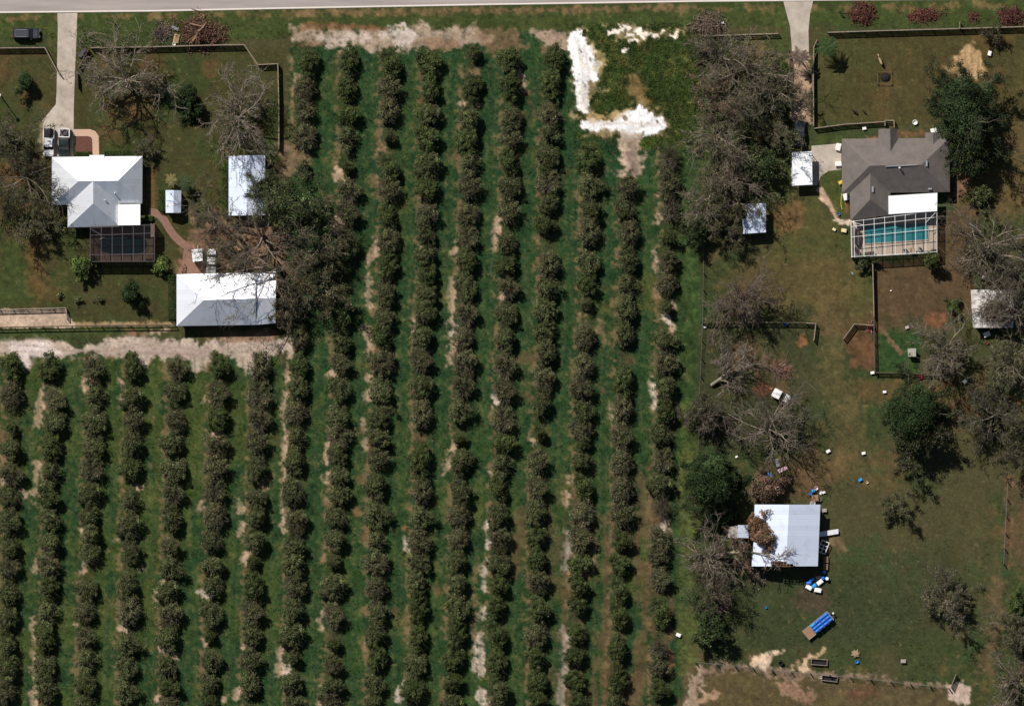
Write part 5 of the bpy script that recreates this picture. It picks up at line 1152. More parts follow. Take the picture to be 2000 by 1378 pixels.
T("shade_tree", "dark green round tree near the southwest sandy bank", "tree", 1384, 1226, 38, 5.5, 'dark', 72, lf=0.7)
# east side
T("oak_tree", "largest dark green oak, standing in the horse paddock by the tan dirt mound", "tree", 1876, 218, 84, 8.5, 'oak', 80, limbs=14, col=(0.026,0.042,0.018))
T("oak_tree", "dark oak at the northeast corner of the brown house", "tree", 1885, 285, 46, 7.0, 'dark', 81, lf=0.6)
T("small_tree", "small thin bare tree under the long paddock fence", "tree", 1938, 72, 26, 3.6, 'bare', 82, limbs=8, n3=4, bark=DBARK)
T("oak_tree", "dense dark oak alone in the east pasture", "tree", 1778, 806, 64, 7.5, 'oak', 83)
T("oak_tree", "brownish dark oak lobe on the south of the lone pasture oak", "tree", 1786, 852, 48, 6.0, 'dark', 84, alt=LBR_, pa=0.45)
T("drooping_tree", "grey drooping leafless tree at the east edge of the pasture", "tree", 1940, 812, 54, 7.0, 'bare', 85, lf=0.25, n3=6, bark=(0.2,0.17,0.14))
T("small_tree", "small thin tree with a dark shadow in the middle of the east pasture", "tree", 1752, 990, 30, 4.5, 'thin', 86, lf=0.3, limbs=8)
T("pale_tree", "pale brown-leaved tree in the southeast pasture", "tree", 1846, 1172, 48, 7.0, 'brown', 87, lf=0.5, col=(0.115,0.10,0.072), alt=LO_)
T("storm_stripped_tree", "bare grey tree leaning beside the grey-roofed kennel", "tree", 1845, 690, 54, 6.5, 'bare', 88, lf=0.15, n3=6)
T("edge_tree", "broad brown half-stripped tree north of the pale mobile home", "tree", 1930, 478, 92, 7.0, 'bare', 89, lf=0.25)
T("edge_tree", "brown half-stripped tree at the east edge beside the pale mobile home", "tree", 1990, 560, 55, 8.0, 'bare', 90, lf=0.2)
T("storm_stripped_tree", "yellowish bare tree south of the pale mobile home", "tree", 1965, 702, 54, 7.0, 'bare', 91, bark=(0.28,0.24,0.16), n3=5)
T("edge_tree", "bare brown tree filling the far southeast corner", "tree", 1985, 1330, 66, 7.5, 'bare', 92, lf=0.25, bark=(0.25,0.2,0.16))
T("edge_tree", "reddish thicket tree on the east edge below the green bush", "tree", 1985, 1235, 42, 5.5, 'brown', 93, lf=0.4)
T("green_bush", "bright green bush on the east edge of the south pasture", "bush", 1982, 1178, 24, 3.2, 'green', 94, limbs=7, n2=4, n3=3)
T("young_tree", "green young tree at the south rail of the white pool enclosure", "tree", 1816, 508, 20, 4.6, 'green', 95, limbs=7, n2=4, n3=3, col=(0.09, 0.105, 0.035))
T("green_bush", "green bush southwest of the white pool enclosure", "bush", 1688, 512, 18, 2.5, 'green', 96, limbs=7, n2=4, n3=3, col=(0.07, 0.08, 0.04))
T("green_bush", "green bush east of the brown house", "bush", 1918, 380, 22, 3.0, 'green', 97, limbs=7, n2=4, n3=3, col=(0.08, 0.09, 0.035))
T("green_bush", "small bright green bush on the bare soil west of the mobile home", "bush", 1862, 596, 11, 1.6, 'green', 98, limbs=6, n2=3, n3=3)
T("grove_tree", "olive brush tree below the big oak by the house corner", "tree", 1900, 310, 40, 5.0, 'dark', 99, lf=0.4)
T("edge_tree", "olive tree thicket between the mobile home and the drooping tree", "tree", 1935, 765, 28, 4.5, 'thin', 100, lf=0.35)
T("edge_tree", "grey brush tree at the east edge beside the drooping tree", "tree", 1995, 880, 42, 6.0, 'brown', 101, lf=0.4)
T("edge_tree", "leafless tree reaching across the pale mobile home roof from the east edge", "tree", 1998, 610, 76, 5.0, 'bare', 110, fan=(120, 235), limbs=11, lf=0.05)
for i, (x, y, r, lb) in enumerate(((115.5, 578, 6, "tiny clipped round shrub on the lawn, west of two others"), (154, 584, 8, "small tan shrub between two other tiny lawn shrubs"), (195, 583, 7, "small thin dry shrub on the lawn, east of two others"))):
    T("round_shrub", lb, "shrub", x, y, r, 1.0 + 0.1 * i, 'green', 120 + i, limbs=6, n2=3, n3=3, n4=2, nl=10, ls=0.07, cr=0.2, col=(0.13, 0.13, 0.06), r0=0.05, group="small lawn shrubs")
# clipped hedges
def hedge(label, pts, hgt, seed, group="clipped hedges"):
    rng = np.random.RandomState(seed); xs = [p[0] for p in pts]; ys = [p[1] for p in pts]
    x0, y1, _ = W(min(xs), min(ys)); x1, y0, _ = W(max(xs), max(ys)); n = int((x1 - x0) * (y1 - y0) * 260 + 500)
    p = np.stack([rng.uniform(x0, x1, n), rng.uniform(y0, y1, n), hgt * (1 - rng.rand(n) ** 2 * 0.35)], 1); p[:, 2] += 0.06 * np.sin(p[:, 0] * 3.1) + 0.06 * np.sin(p[:, 1] * 2.7)
    e = rng.randint(0, 4, n); sd = rng.rand(n) < 0.4; p[sd & (e == 0), 0] = x0; p[sd & (e == 1), 0] = x1; p[sd & (e == 2), 1] = y0; p[sd & (e == 3), 1] = y1; p[sd, 2] = rng.uniform(0.05, hgt, sd.sum())
    p += rng.normal(0, 0.05, p.shape); p[:, 2] = np.maximum(p[:, 2], 0.03)
    root = thing("hedge", label, "hedge", (min(xs) + max(xs)) / 2, (min(ys) + max(ys)) / 2, group=group); o0 = np.array(ORG[root.name])
    v, f = leaf_quads(rng, p - o0, 0.09); npobj("foliage", npmesh("foliage", [(v, f, jitter(rng, (0.045, 0.078, 0.022), n, 0.3))], M['leaf']), root)
    P = []
    for k in range(8): q = np.array([rng.uniform(x0, x1), rng.uniform(y0, y1), 0]) - o0; P.append([q, q + [0.05, 0.02, hgt * 0.45], q + [0.02, 0.08, hgt * 0.85]])
    v, f = tubes(np.array(P), np.tile([0.04, 0.03, 0.015], (8, 1)), 5); npobj("stem", npmesh("stem", [(v, f, np.array(DBARK))], M['bark']), root)
hedge("clipped green hedge along the west wall of the long white-roofed outbuilding", rect(329, 538, 344.5, 622), 1.3, 1)
hedge("clipped green hedge along the west wall of the small garden shed", rect(310, 372, 323, 411), 1.2, 2)
hedge("dark hedge along the west wall of the pale low-roofed shed", rect(434, 326, 446, 420), 1.5, 3)
hedge("low hedge under the front eave of the white house", rect(205, 295, 266, 304), 0.9, 4)
hedge("low hedge strip at the edge of the reddish mulch bed", rect(150, 297, 178, 305), 0.8, 5)
hedge("small hedge block beside the house end of the pink paver path", rect(284, 422, 298, 431), 0.8, 6)
# palms and yucca
def palm(name, label, px, py, Rpx, H, n, seed, col, lean=(0, 0), wfr=0.5):
    rng = np.random.RandomState(seed); root = thing(name, label, "palm", px, py); R = Rpx * S
    top = np.array([lean[0], lean[1], H]); v, f = tubes(np.array([[[0, 0, 0], top * 0.5 + [0, 0, 0.1], top]]), np.array([[0.2, 0.15, 0.13]]), 8)
    npobj("trunk", npmesh("trunk", [(v, f, np.array(BARK))], M['bark']), root)
    pc = []
    for i in range(n):
        a = i * 2.4 + rng.uniform(-.2, .2); e = rng.uniform(0.15, 0.9); L = R * rng.uniform(0.8, 1.1); t = np.linspace(0, 1, 9)
        d = np.array([math.cos(a), math.sin(a), 0]); P = top + np.outer(t, d) * L * 0.95 + np.outer(t * e - t * t * (e + 0.55), [0, 0, 1]) * L * 0.6
        P[:, 2] = np.maximum(P[:, 2], 0.1); v, f = tubes(P[None], np.linspace(0.04, 0.01, 9)[None], 4); pc.append((v, f, np.array(col) * 1.2))
        side = np.cross(d, [0, 0, 1]); lv = []
        for k in np.linspace(0.12, 1, 22):
            b2 = np.array([np.interp(k, t, P[:, j]) for j in range(3)])
            for sg in (-1, 1):
                ln = wfr * (0.4 + 0.6 * math.sin(math.pi * min(1, k + 0.1))) * rng.uniform(0.8, 1.2); tipv = b2 + side * sg * ln + d * 0.25 * ln - [0, 0, 0.25 * ln]; lv += [b2 - d * 0.045, b2 + d * 0.045, tipv + d * 0.015, tipv - d * 0.015]
        lv = np.array(lv); lv[:, 2] = np.maximum(lv[:, 2], 0.08); pc.append((lv, np.arange(len(lv)).reshape(-1, 4), jitter(rng, col, len(lv) // 4, 0.25)))
    npobj("fronds", npmesh("fronds", pc, M['leaf']), root); return root
palm("palm_tree", "green palm leaning over the corner of the paddock fence by the drive", 1610, 90, 26, 4.0, 15, 1, (0.05, 0.085, 0.03), (0.4, -0.3))
palm("palm_tree", "dry brown palm stripped by wind over the tree-lined drive", 1560, 112, 22, 4.2, 11, 2, (0.11, 0.08, 0.06))
palm("yucca_palm", "small yellowish spiky palm behind the garden shed", 336, 352, 15, 1.8, 16, 3, (0.22, 0.19, 0.08), wfr=0.25)
palm("palm_tree", "small dark leafy palm between the garden shed and the lawn", 362, 358, 18, 3.0, 12, 4, (0.05, 0.07, 0.03))
palm("dead_frond_heap", "small tan dead palm heap above the wire fence in the south pasture", 1671, 1276, 9, 0.5, 9, 5, (0.30, 0.22, 0.14), wfr=0.2)

# low weeds and grass tufts, uncountable: one object
rng = np.random.RandomState(5); nw = 52000
wx = np.concatenate([rng.uniform(-10, 1340, 30000), rng.uniform(1120, 1376, 8000), rng.uniform(0, 2010, 14000)]); wy = np.concatenate([rng.uniform(60, 1390, 30000), rng.uniform(45, 300, 8000), rng.uniform(28, 1390, 14000)])
ii = np.clip(np.searchsorted(GY, wy), 0, len(GY) - 1); jj = np.clip(np.searchsorted(GX, wx), 0, len(GX) - 1); gc = C[ii, jj]
ok = (gc[:, 1] > gc[:, 0] * 0.98) & (gc[:, 1] < 0.12) & ~((wx < 560) & (wy > 95) & (wy < 655)) & ~((wx > 108) & (wx < 154) & (wy < 310)) & ~((wx > 1525) & (wx < 1660) & (wy < 440))
wx, wy, gc = wx[ok], wy[ok], gc[ok]; q = 4; k = np.repeat(np.arange(len(wx)), q)
p3 = np.stack([(wx[k] - 1000) * S, (689 - wy[k]) * S, np.zeros(len(k))], 1) + rng.normal(0, 1, (len(k), 3)) * [0.16, 0.16, 0.0]; p3[:, 2] = rng.uniform(0.03, 0.22, len(k))
v, f = leaf_quads(rng, p3, 0.10); tn = np.exp(rng.normal(0, 0.3, len(wx)))
o = npobj("weeds", npmesh("weeds", [(v, f, np.clip(gc[k] * tn[k][:, None] * 1.25, 0.005, 0.3))], M['leaf'])); tag(o, "low weeds and grass tufts over the lanes and pasture", "weeds", kind='stuff')
# ------------------------------------------------------------------ vehicles, gear and animals
def sec(x, w, z0, z1, w2=None):
    w2 = w if w2 is None else w2
    return [(x, -w / 2, z0), (x, w / 2, z0), (x, w / 2, z0 + (z1 - z0) * 0.6), (x, w2 / 2, z1), (x, -w2 / 2, z1), (x, -w / 2, z0 + (z1 - z0) * 0.6)]
def local(name, label, cat, x, y, deg, group=None):
    r = thing(name, label, cat, x, y, rot=math.radians(deg), group=group); r['_local'] = 1; return r
def wheels(r, xs, w, rad=0.36, tw=0.24):
    for x in xs:
        for s_ in (-1, 1):
            e = MB(); e.tube([(x, s_ * (w / 2 - tw), rad), (x, s_ * w / 2, rad)], rad, 14); o = e.build("wheel", M['tyre'], r)
            e = MB(); e.tube([(x, s_ * w / 2, rad), (x, s_ * (w / 2 + 0.012), rad)], rad * 0.6, 12); e.build("rim", M['steel'], o)
def lights(r, x, w, z, name, m):
    for s_ in (-1, 1):
        e = MB(); e.box(x, s_ * (w / 2 - 0.22), z, 0.05, 0.32, 0.14); e.build(name, m, r)
# dark SUV, nose to the east
r = local("parked_car", "dark SUV parked on the grass between the road and the board fence", "car", 52, 66, -1)
w = 1.88
e = MB(); e.loft([sec(-2.4, 1.5, 0.4, 0.85, 1.4), sec(-2.3, w, 0.3, 1.0, 1.7), sec(-1.2, w, 0.28, 1.02, 1.72), sec(0.9, w, 0.28, 1.02, 1.7), sec(1.9, w - 0.04, 0.3, 0.95, 1.6), sec(2.32, 1.6, 0.34, 0.82, 1.35), sec(2.4, 1.4, 0.4, 0.7, 1.2)]); b_ = e.build("body", M['black_paint'], r)
e = MB(); e.loft([sec(-2.22, 1.66, 0.99, 1.02), sec(-1.95, 1.56, 0.99, 1.66, 1.36), sec(0.35, 1.58, 0.99, 1.68, 1.36), sec(1.15, 1.6, 0.99, 1.03, 1.5)]); e.build("windows", M['glass'], r)
e = MB(); e.loft([[(x, -wd, z), (x, wd, z), (x, wd * 0.95, z + 0.05), (x, -wd * 0.95, z + 0.05)] for x, wd, z in ((-2.1, 0.7, 1.63), (-1.8, 0.72, 1.68), (0.2, 0.72, 1.69), (0.45, 0.68, 1.66))]); ro = e.build("roof", M['roof_grey'], r)
for s_ in (-0.62, 0.62):
    e = MB(); e.beam((-1.8, s_, 1.79), (0.1, s_, 1.79), 0.05, 0.05); e.build("roof_rail", M['steel'], ro)
e = MB(); e.box(0.9, -1.02, 1.0, 0.2, 0.2, 0.16); e.box(0.9, 1.02, 1.0, 0.2, 0.2, 0.16); e.build("wing_mirror", M['black_paint'], r)
e = MB(); e.loft([[(x, -wd, z), (x, wd, z), (x, wd, z + 0.02), (x, -wd, z + 0.02)] for x, wd, z in ((1.2, 0.76, 1.01), (1.9, 0.72, 0.95), (2.25, 0.6, 0.85))]); e.build("bonnet", M['roof_grey'], r)
wheels(r, (-1.4, 1.4), w); lights(r, 2.36, 1.5, 0.62, "headlight", M['white_plastic']); lights(r, -2.4, 1.6, 0.8, "tail_light", M['redp'])
def pickup(label, x, y, deg, paint, bedm, L=5.3, w=1.95):
    r = local("pickup_truck", label, "pickup truck", x, y, deg); k = L / 5.3
    e = MB(); e.loft([sec(-2.65 * k, w - 0.1, 0.45, 1.05), sec(-2.5 * k, w, 0.4, 1.1), sec(1.3 * k, w, 0.38, 1.12, w - 0.14), sec(2.3 * k, w - 0.06, 0.4, 1.02, w - 0.25), sec(2.62 * k, w - 0.35, 0.45, 0.85, w - 0.5)]); e.build("body", paint, r)
    e = MB(); e.loft([sec(-0.75 * k, w - 0.2, 1.1, 1.14), sec(-0.6 * k, w - 0.25, 1.1, 1.74, w - 0.5), sec(0.75 * k, w - 0.25, 1.1, 1.76, w - 0.5), sec(1.4 * k, w - 0.2, 1.1, 1.14)]); e.build("windows", M['glass'], r)
    e = MB(); e.loft([[(a * k, -b2, z), (a * k, b2, z), (a * k, b2, z + 0.05), (a * k, -b2, z + 0.05)] for a, b2, z in ((-0.66, 0.66, 1.70), (-0.5, 0.7, 1.75), (0.55, 0.7, 1.76), (0.85, 0.66, 1.71))]); e.build("roof", paint, r)
    e = MB(); e.loft([[(a * k, -b2, z), (a * k, b2, z), (a * k, b2, z + 0.03), (a * k, -b2, z + 0.03)] for a, b2, z in ((-2.55, 0.86, 1.11), (-0.85, 0.86, 1.13))]); e.build("bed_cover", bedm, r)
    wheels(r, (-1.65 * k, 1.65 * k), w, 0.4); lights(r, 2.6 * k, w - 0.4, 0.7, "headlight", M['white_plastic']); lights(r, -2.66 * k, w, 0.8, "tail_light", M['redp'])
    return r
pickup("white pickup with a black bed cover parked nose-in at the white house", 95.5, 278, -91, M['white_paint'], M['black'], 5.0)
r = pickup("dark green truck with pale frame and round drum on its bed", 126, 278, -91, M['green_paint'], M['kennel'], 5.0, 2.0)
e = MB()
for a, b2 in (((-2.4, -0.9), (-0.9, -0.9)), ((-2.4, 0.9), (-0.9, 0.9)), ((-2.4, -0.9), (-2.4, 0.9)), ((-0.9, -0.9), (-0.9, 0.9))): e.beam((*a, 1.75), (*b2, 1.75), 0.14, 0.1)
for a in ((-2.4, -0.9), (-0.9, -0.9), (-2.4, 0.9), (-0.9, 0.9)): e.box(*a, 1.1, 0.08, 0.08, 0.6)
e.build("bed_frame", M['white_plastic'], r)
e = MB(); e.lathe(-1.7, 0.05, [(0.55, 1.15), (0.58, 1.3), (0.55, 1.7), (0.45, 1.74), (0.42, 1.5)], 18); e.build("drum", M['bronze'], r)
r = pickup("white-cabbed pickup half hidden under branches beside the white box trailer", 413, 510, 88, M['white_paint'], M['stone_pad'], 4.3, 1.6)
r = pickup("dark pickup in deep shade on the tree-lined drive north of the carport", 1562, 262, 90, M['black_paint'], M['black'], 4.6, 1.9)
r = local("utility_cart", "white utility cart with a dark windscreen beside the red leaf patch", "utility cart", 1526, 773, -27)
e = MB(); e.loft([sec(-1.65, 1.3, 0.35, 0.85), sec(-1.5, 1.5, 0.3, 1.0), sec(0.4, 1.5, 0.3, 0.95), sec(1.3, 1.4, 0.35, 0.9, 1.1), sec(1.6, 1.0, 0.4, 0.7, 0.8)]); e.build("body", M['white_paint'], r)
e = MB(); e.loft([[(x, -wd, z), (x, wd, z), (x, wd, z + 0.06), (x, -wd, z + 0.06)] for x, wd, z in ((-1.62, 0.74, 1.86), (-1.3, 0.78, 1.92), (-0.35, 0.78, 1.92), (-0.2, 0.7, 1.88))]); e.build("roof", M['white_plastic'], r)
e = MB(); e.loft([[(-0.18, -0.7, 1.88), (-0.18, 0.7, 1.88), (-0.24, 0.7, 1.88), (-0.24, -0.7, 1.88)], [(0.45, -0.7, 1.0), (0.45, 0.7, 1.0), (0.39, 0.7, 1.0), (0.39, -0.7, 1.0)]]); e.build("windscreen", M['glass'], r)
for x in (-1.4, -0.3):
    for s_ in (-0.66, 0.66):
        e = MB(); e.box(x, s_, 0.9, 0.06, 0.06, 0.98); e.build("roof_post", M['black'], r)
wheels(r, (-1.05, 1.05), 1.62, 0.32); lights(r, 1.55, 1.1, 0.6, "headlight", M['white_plastic'])
def bucket(label, x, y, m, rad=0.2, h=0.35, cat="bucket", name="bucket", group=None, inner=None):
    t = thing(name, label, cat, x, y, group=group); e = MB(); cx, cy, _ = W(x, y)
    e.lathe(cx, cy, [(rad * 0.8, 0.01), (rad, h), (rad * 1.08, h), (rad * 1.08, h + 0.03), (rad * 0.95, h + 0.03), (rad * 0.75, 0.06)], 14); e.build("body", m, t)
    e = MB(); e.tube([(cx + rad * math.cos(a) * 1.05, cy + rad * 0.25 * math.sin(a) + rad * 0.3, h + 0.02 + rad * 0.25 * math.sin(a)) for a in np.linspace(0, math.pi, 7)], 0.012, 4); e.build("handle", M['steel'], t)
def crate(label, x, y, sx, sy, h, deg, m, lid=None, cat="bin", name="storage_bin", group=None, z=0.0):
    t = thing(name, label, cat, x, y, rot=math.radians(deg), group=group, loc=W(x, y, z)); t['_local'] = 1
    e = MB(); e.box(0, 0, 0.01, sx, sy, h, 0, 1.06); e.build("body", m, t)
    e = MB(); e.box(0, 0, h + 0.012, sx * 1.12, sy * 1.12, 0.05); e.box(0, 0, h + 0.062, sx * 0.9, sy * 0.86, 0.03); e.build("lid", lid or m, t)
def barrel(label, x, y, m, up=True, deg=0, z=0.0, group=None, rad=0.29, h=0.88, lid=None):
    t = thing("plastic_barrel", label, "barrel", x, y, rot=math.radians(deg), group=group, loc=W(x, y, z)); t['_local'] = 1
    prof = [(0.25, 0), (0.28, 0.05), (0.29, 0.25), (0.305, 0.28), (0.29, 0.31), (0.29, 0.57), (0.305, 0.6), (0.29, 0.63), (0.28, 0.83), (0.25, 0.88)]
    def bar(pr):
        e = MB()
        if up: e.lathe(0, 0, [(r_ * rad / 0.29, z_ * h / 0.88) for r_, z_ in pr], 16)
        else:
            n = 16; rings = [[(z_ * h / 0.88 - h / 2, r_ * rad / 0.29 * math.cos(a), rad * 1.05 + r_ * rad / 0.29 * math.sin(a)) for a in np.linspace(0, 2 * math.pi, n, endpoint=False)] for r_, z_ in pr]; e.loft(rings)
        return e
    bar(prof).build("body", m, t, smooth=True); bar([(0.24, 0.882), (0.24, 0.9), (0.08, 0.905)]).build("lid", lid or m, t)
    return t
def pallet(label, x, y, sx, sy, deg, m, z=0.0, group=None, name="pallet", n=6):
    t = thing(name, label, "pallet", x, y, rot=math.radians(deg), group=group, loc=W(x, y, z)); t['_local'] = 1
    e = MB()
    for k in range(n): e.box(0, -sy / 2 + sy * (k + 0.5) / n, 0.105, sx, sy / n * 0.72, 0.025)
    e.build("deck_boards", m, t)
    e = MB()
    for k in (-0.45, 0, 0.45): e.box(sx * k, 0, 0.0, 0.1, sy, 0.1)
    e.build("runners", m, t)
# flatbed trailer with blue barrels, its drawbar to the northeast
AX = (1598, 1220); ang = 39.0
r = local("flatbed_trailer", "tan flatbed trailer carrying rows of blue barrels, alone in the south pasture", "trailer", *AX, ang)
e = MB(); e.box(-0.1, 0, 0.62, 5.6, 1.86, 0.1); dk = e.build("deck", M['twood'], r)
e = MB()
for s_ in (-0.96, 0.96): e.beam((-2.9, s_, 0.76), (2.7, s_, 0.76), 0.07, 0.16)
e.beam((2.7, -0.96, 1.15), (2.7, 0.96, 1.15), 0.08, 0.08); e.box(2.7, -0.9, 0.7, 0.07, 0.07, 0.4); e.box(2.7, 0.9, 0.7, 0.07, 0.07, 0.4); e.build("side_rail", M['kennel'], r)
e = MB(); e.beam((2.7, 0.7, 0.6), (3.5, 0, 0.6), 0.1, 0.1); e.beam((2.7, -0.7, 0.6), (3.5, 0, 0.6), 0.1, 0.1); e.build("drawbar", M['bronze'], r)
e = MB(); e.tube([(3.35, 0, 0.1), (3.35, 0, 0.95)], 0.06, 8); e.lathe(3.35, 0, [(0.15, 0.95), (0.18, 1.0), (0.16, 1.08), (0.03, 1.12)], 10); e.build("jack", M['white_plastic'], r)
wheels(r, (-0.9, -0.1), 2.3, 0.32, 0.2)
ca, sa = math.cos(math.radians(ang)), math.sin(math.radians(ang))
bi = 0; pos = ["front", "middle", "rear"]; rw = ["northwest", "middle", "southeast"]
for j in range(3):
    for i in range(4):
        lx, ly = 2.15 - i * 0.98, 0.62 - j * 0.62; wx, wy = lx * ca - ly * sa, lx * sa + ly * ca
        m = M['lblue'] if (i == 3 and j == 0) else M['blue']
        barrel(f"blue barrel lying {ORD[i]} from the drawbar end in the {rw[j]} row on the flatbed trailer", AX[0] + wx / S, AX[1] - wy / S, m, up=False, deg=ang, z=0.73, group="blue barrels on the flatbed trailer", rad=0.28, h=0.9)
# troughs
def trough(label, x, y, L, wd, deg, group="feed troughs"):
    t = local("feed_trough", label, "trough", x, y, deg, group=group)
    e = MB()
    for s_ in (-1, 1): e.box(0, s_ * wd / 2, 0.05, L, 0.1, 0.5); e.box(s_ * (L / 2 - 0.05), 0, 0.05, 0.1, wd - 0.1, 0.498)
    e.build("side_boards", M['wood'], t); e = MB(); e.box(0, 0, 0.06, L - 0.2, wd - 0.1, 0.08); e.build("bottom", M['black'], t)
trough("dark wooden feed trough just above the southern wire fence", 1600, 1292, 2.9, 1.0, -4); trough("dark wooden feed trough just below the southern wire fence", 1620, 1324, 2.8, 0.9, -7)
bucket("white bucket at the west end of the lower feed trough", 1603, 1322, M['white_plastic'])
# around the barn
t = local("metal_cart_frame", "white tubular cart frame leaning at the east wall of the barn", "frame", 1608, 1067, 68)
for a, b2 in (((-1.1, -0.7), (1.0, -0.7)), ((-1.1, 0.7), (1.0, 0.7)), ((-1.1, -0.7), (-1.1, 0.7)), ((1.0, -0.7), (1.0, 0.7)), ((-0.35, -0.7), (-0.35, 0.7)), ((0.25, -0.7), (0.25, 0.7)), ((-0.35, 0), (0.25, 0)), ((-1.1, 0), (-0.35, 0))):
    e = MB(); e.tube([(*a, 0.9), (*b2, 0.9)], 0.07, 8); e.build("tube_bar", M['trim'], t)
for a in ((-1.0, -0.65), (-1.0, 0.65), (0.95, -0.65), (0.95, 0.65)):
    e = MB(); e.box(*a, 0, 0.07, 0.07, 0.85); e.build("leg", M['steel'], t)
for i, (x, y, d) in enumerate(((1613, 1092, 3), (1612.5, 1106, -2))): 
    for k in range(4): pallet(["lowest", "second", "third", "topmost"][k] + " pallet of the " + ["north", "south"][i] + " stack beside the barn's southeast corner", x, y, 0.78, 1.1, d, M['twood'], k * 0.14, "stacked pallets by the barn")
crate("brown crate at the northeast corner of the barn", 1591.5, 972, 1.05, 1.0, 0.85, 4, M['twood'], M['twood'], "crate", "wooden_crate")
bucket("grey-brown tub beside the crate at the barn's northeast corner", 1601, 975, M['kennel'], 0.3, 0.4, "tub", "tub")
barrel("blue barrel nearer the barn of the pair northeast of the barn", 1583, 964, M['blue'], rad=0.3); barrel("blue barrel farther from the barn of the pair northeast of the barn", 1588, 958, M['lblue'], rad=0.3)
bucket("pale pink tub lying by the pair of blue barrels", 1594, 953, M['pale_pink'], 0.35, 0.35, "tub", "tub")
bucket("white tub at the north edge of the barn roof", 1587, 982, M['white_plastic'], 0.42, 0.8, "tub", "tub")
for x, y, a in ((1609, 961, 20), (1603, 962, 70)): crate("small pale box right beside the brown crate" if x > 1605 else "small pale box left, beside the brown crate", x, y, 0.5, 0.35, 0.3, a, M['white_plastic'])
crate("grey-green bin on the dark ground east of the barn", 1610, 996, 0.7, 0.55, 0.5, 5, M['kennel'])
barrel("blue barrel standing at the southeast corner of the barn", 1609, 1116, M['blue']); barrel("blue barrel beside the white-topped barrel southeast of the barn", 1607, 1128, M['blue'], rad=0.33)
barrel("blue barrel with a white top southeast of the barn", 1615, 1129, M['lblue'], lid=M['white_plastic'], rad=0.34); barrel("light blue barrel lying among the white bins southeast of the barn", 1590, 1144, M['lblue'], up=False, deg=40, rad=0.38)
barrel("blue barrel lying against the shade behind the white bins", 1580, 1138, M['blue'], up=False, deg=20, rad=0.36); barrel("blue barrel lying farthest back near the barn shade", 1585, 1131, M['blue'], up=False, deg=35, rad=0.32)
crate("white bin nearest the barrels with white tops", 1601, 1136, 1.0, 0.62, 0.55, 38, M['white_plastic']); crate("white bin at the west end of the blue barrel heap", 1579.5, 1146, 1.0, 0.62, 0.55, -30, M['white_plastic']); crate("white bin at the south end of the blue barrel heap", 1597, 1151.5, 1.08, 0.66, 0.55, -10, M['white_plastic'])
pallet("grey pallet among the blue barrels southeast of the barn", 1599, 1127, 0.9, 0.5, 15, M['kennel'], n=4)
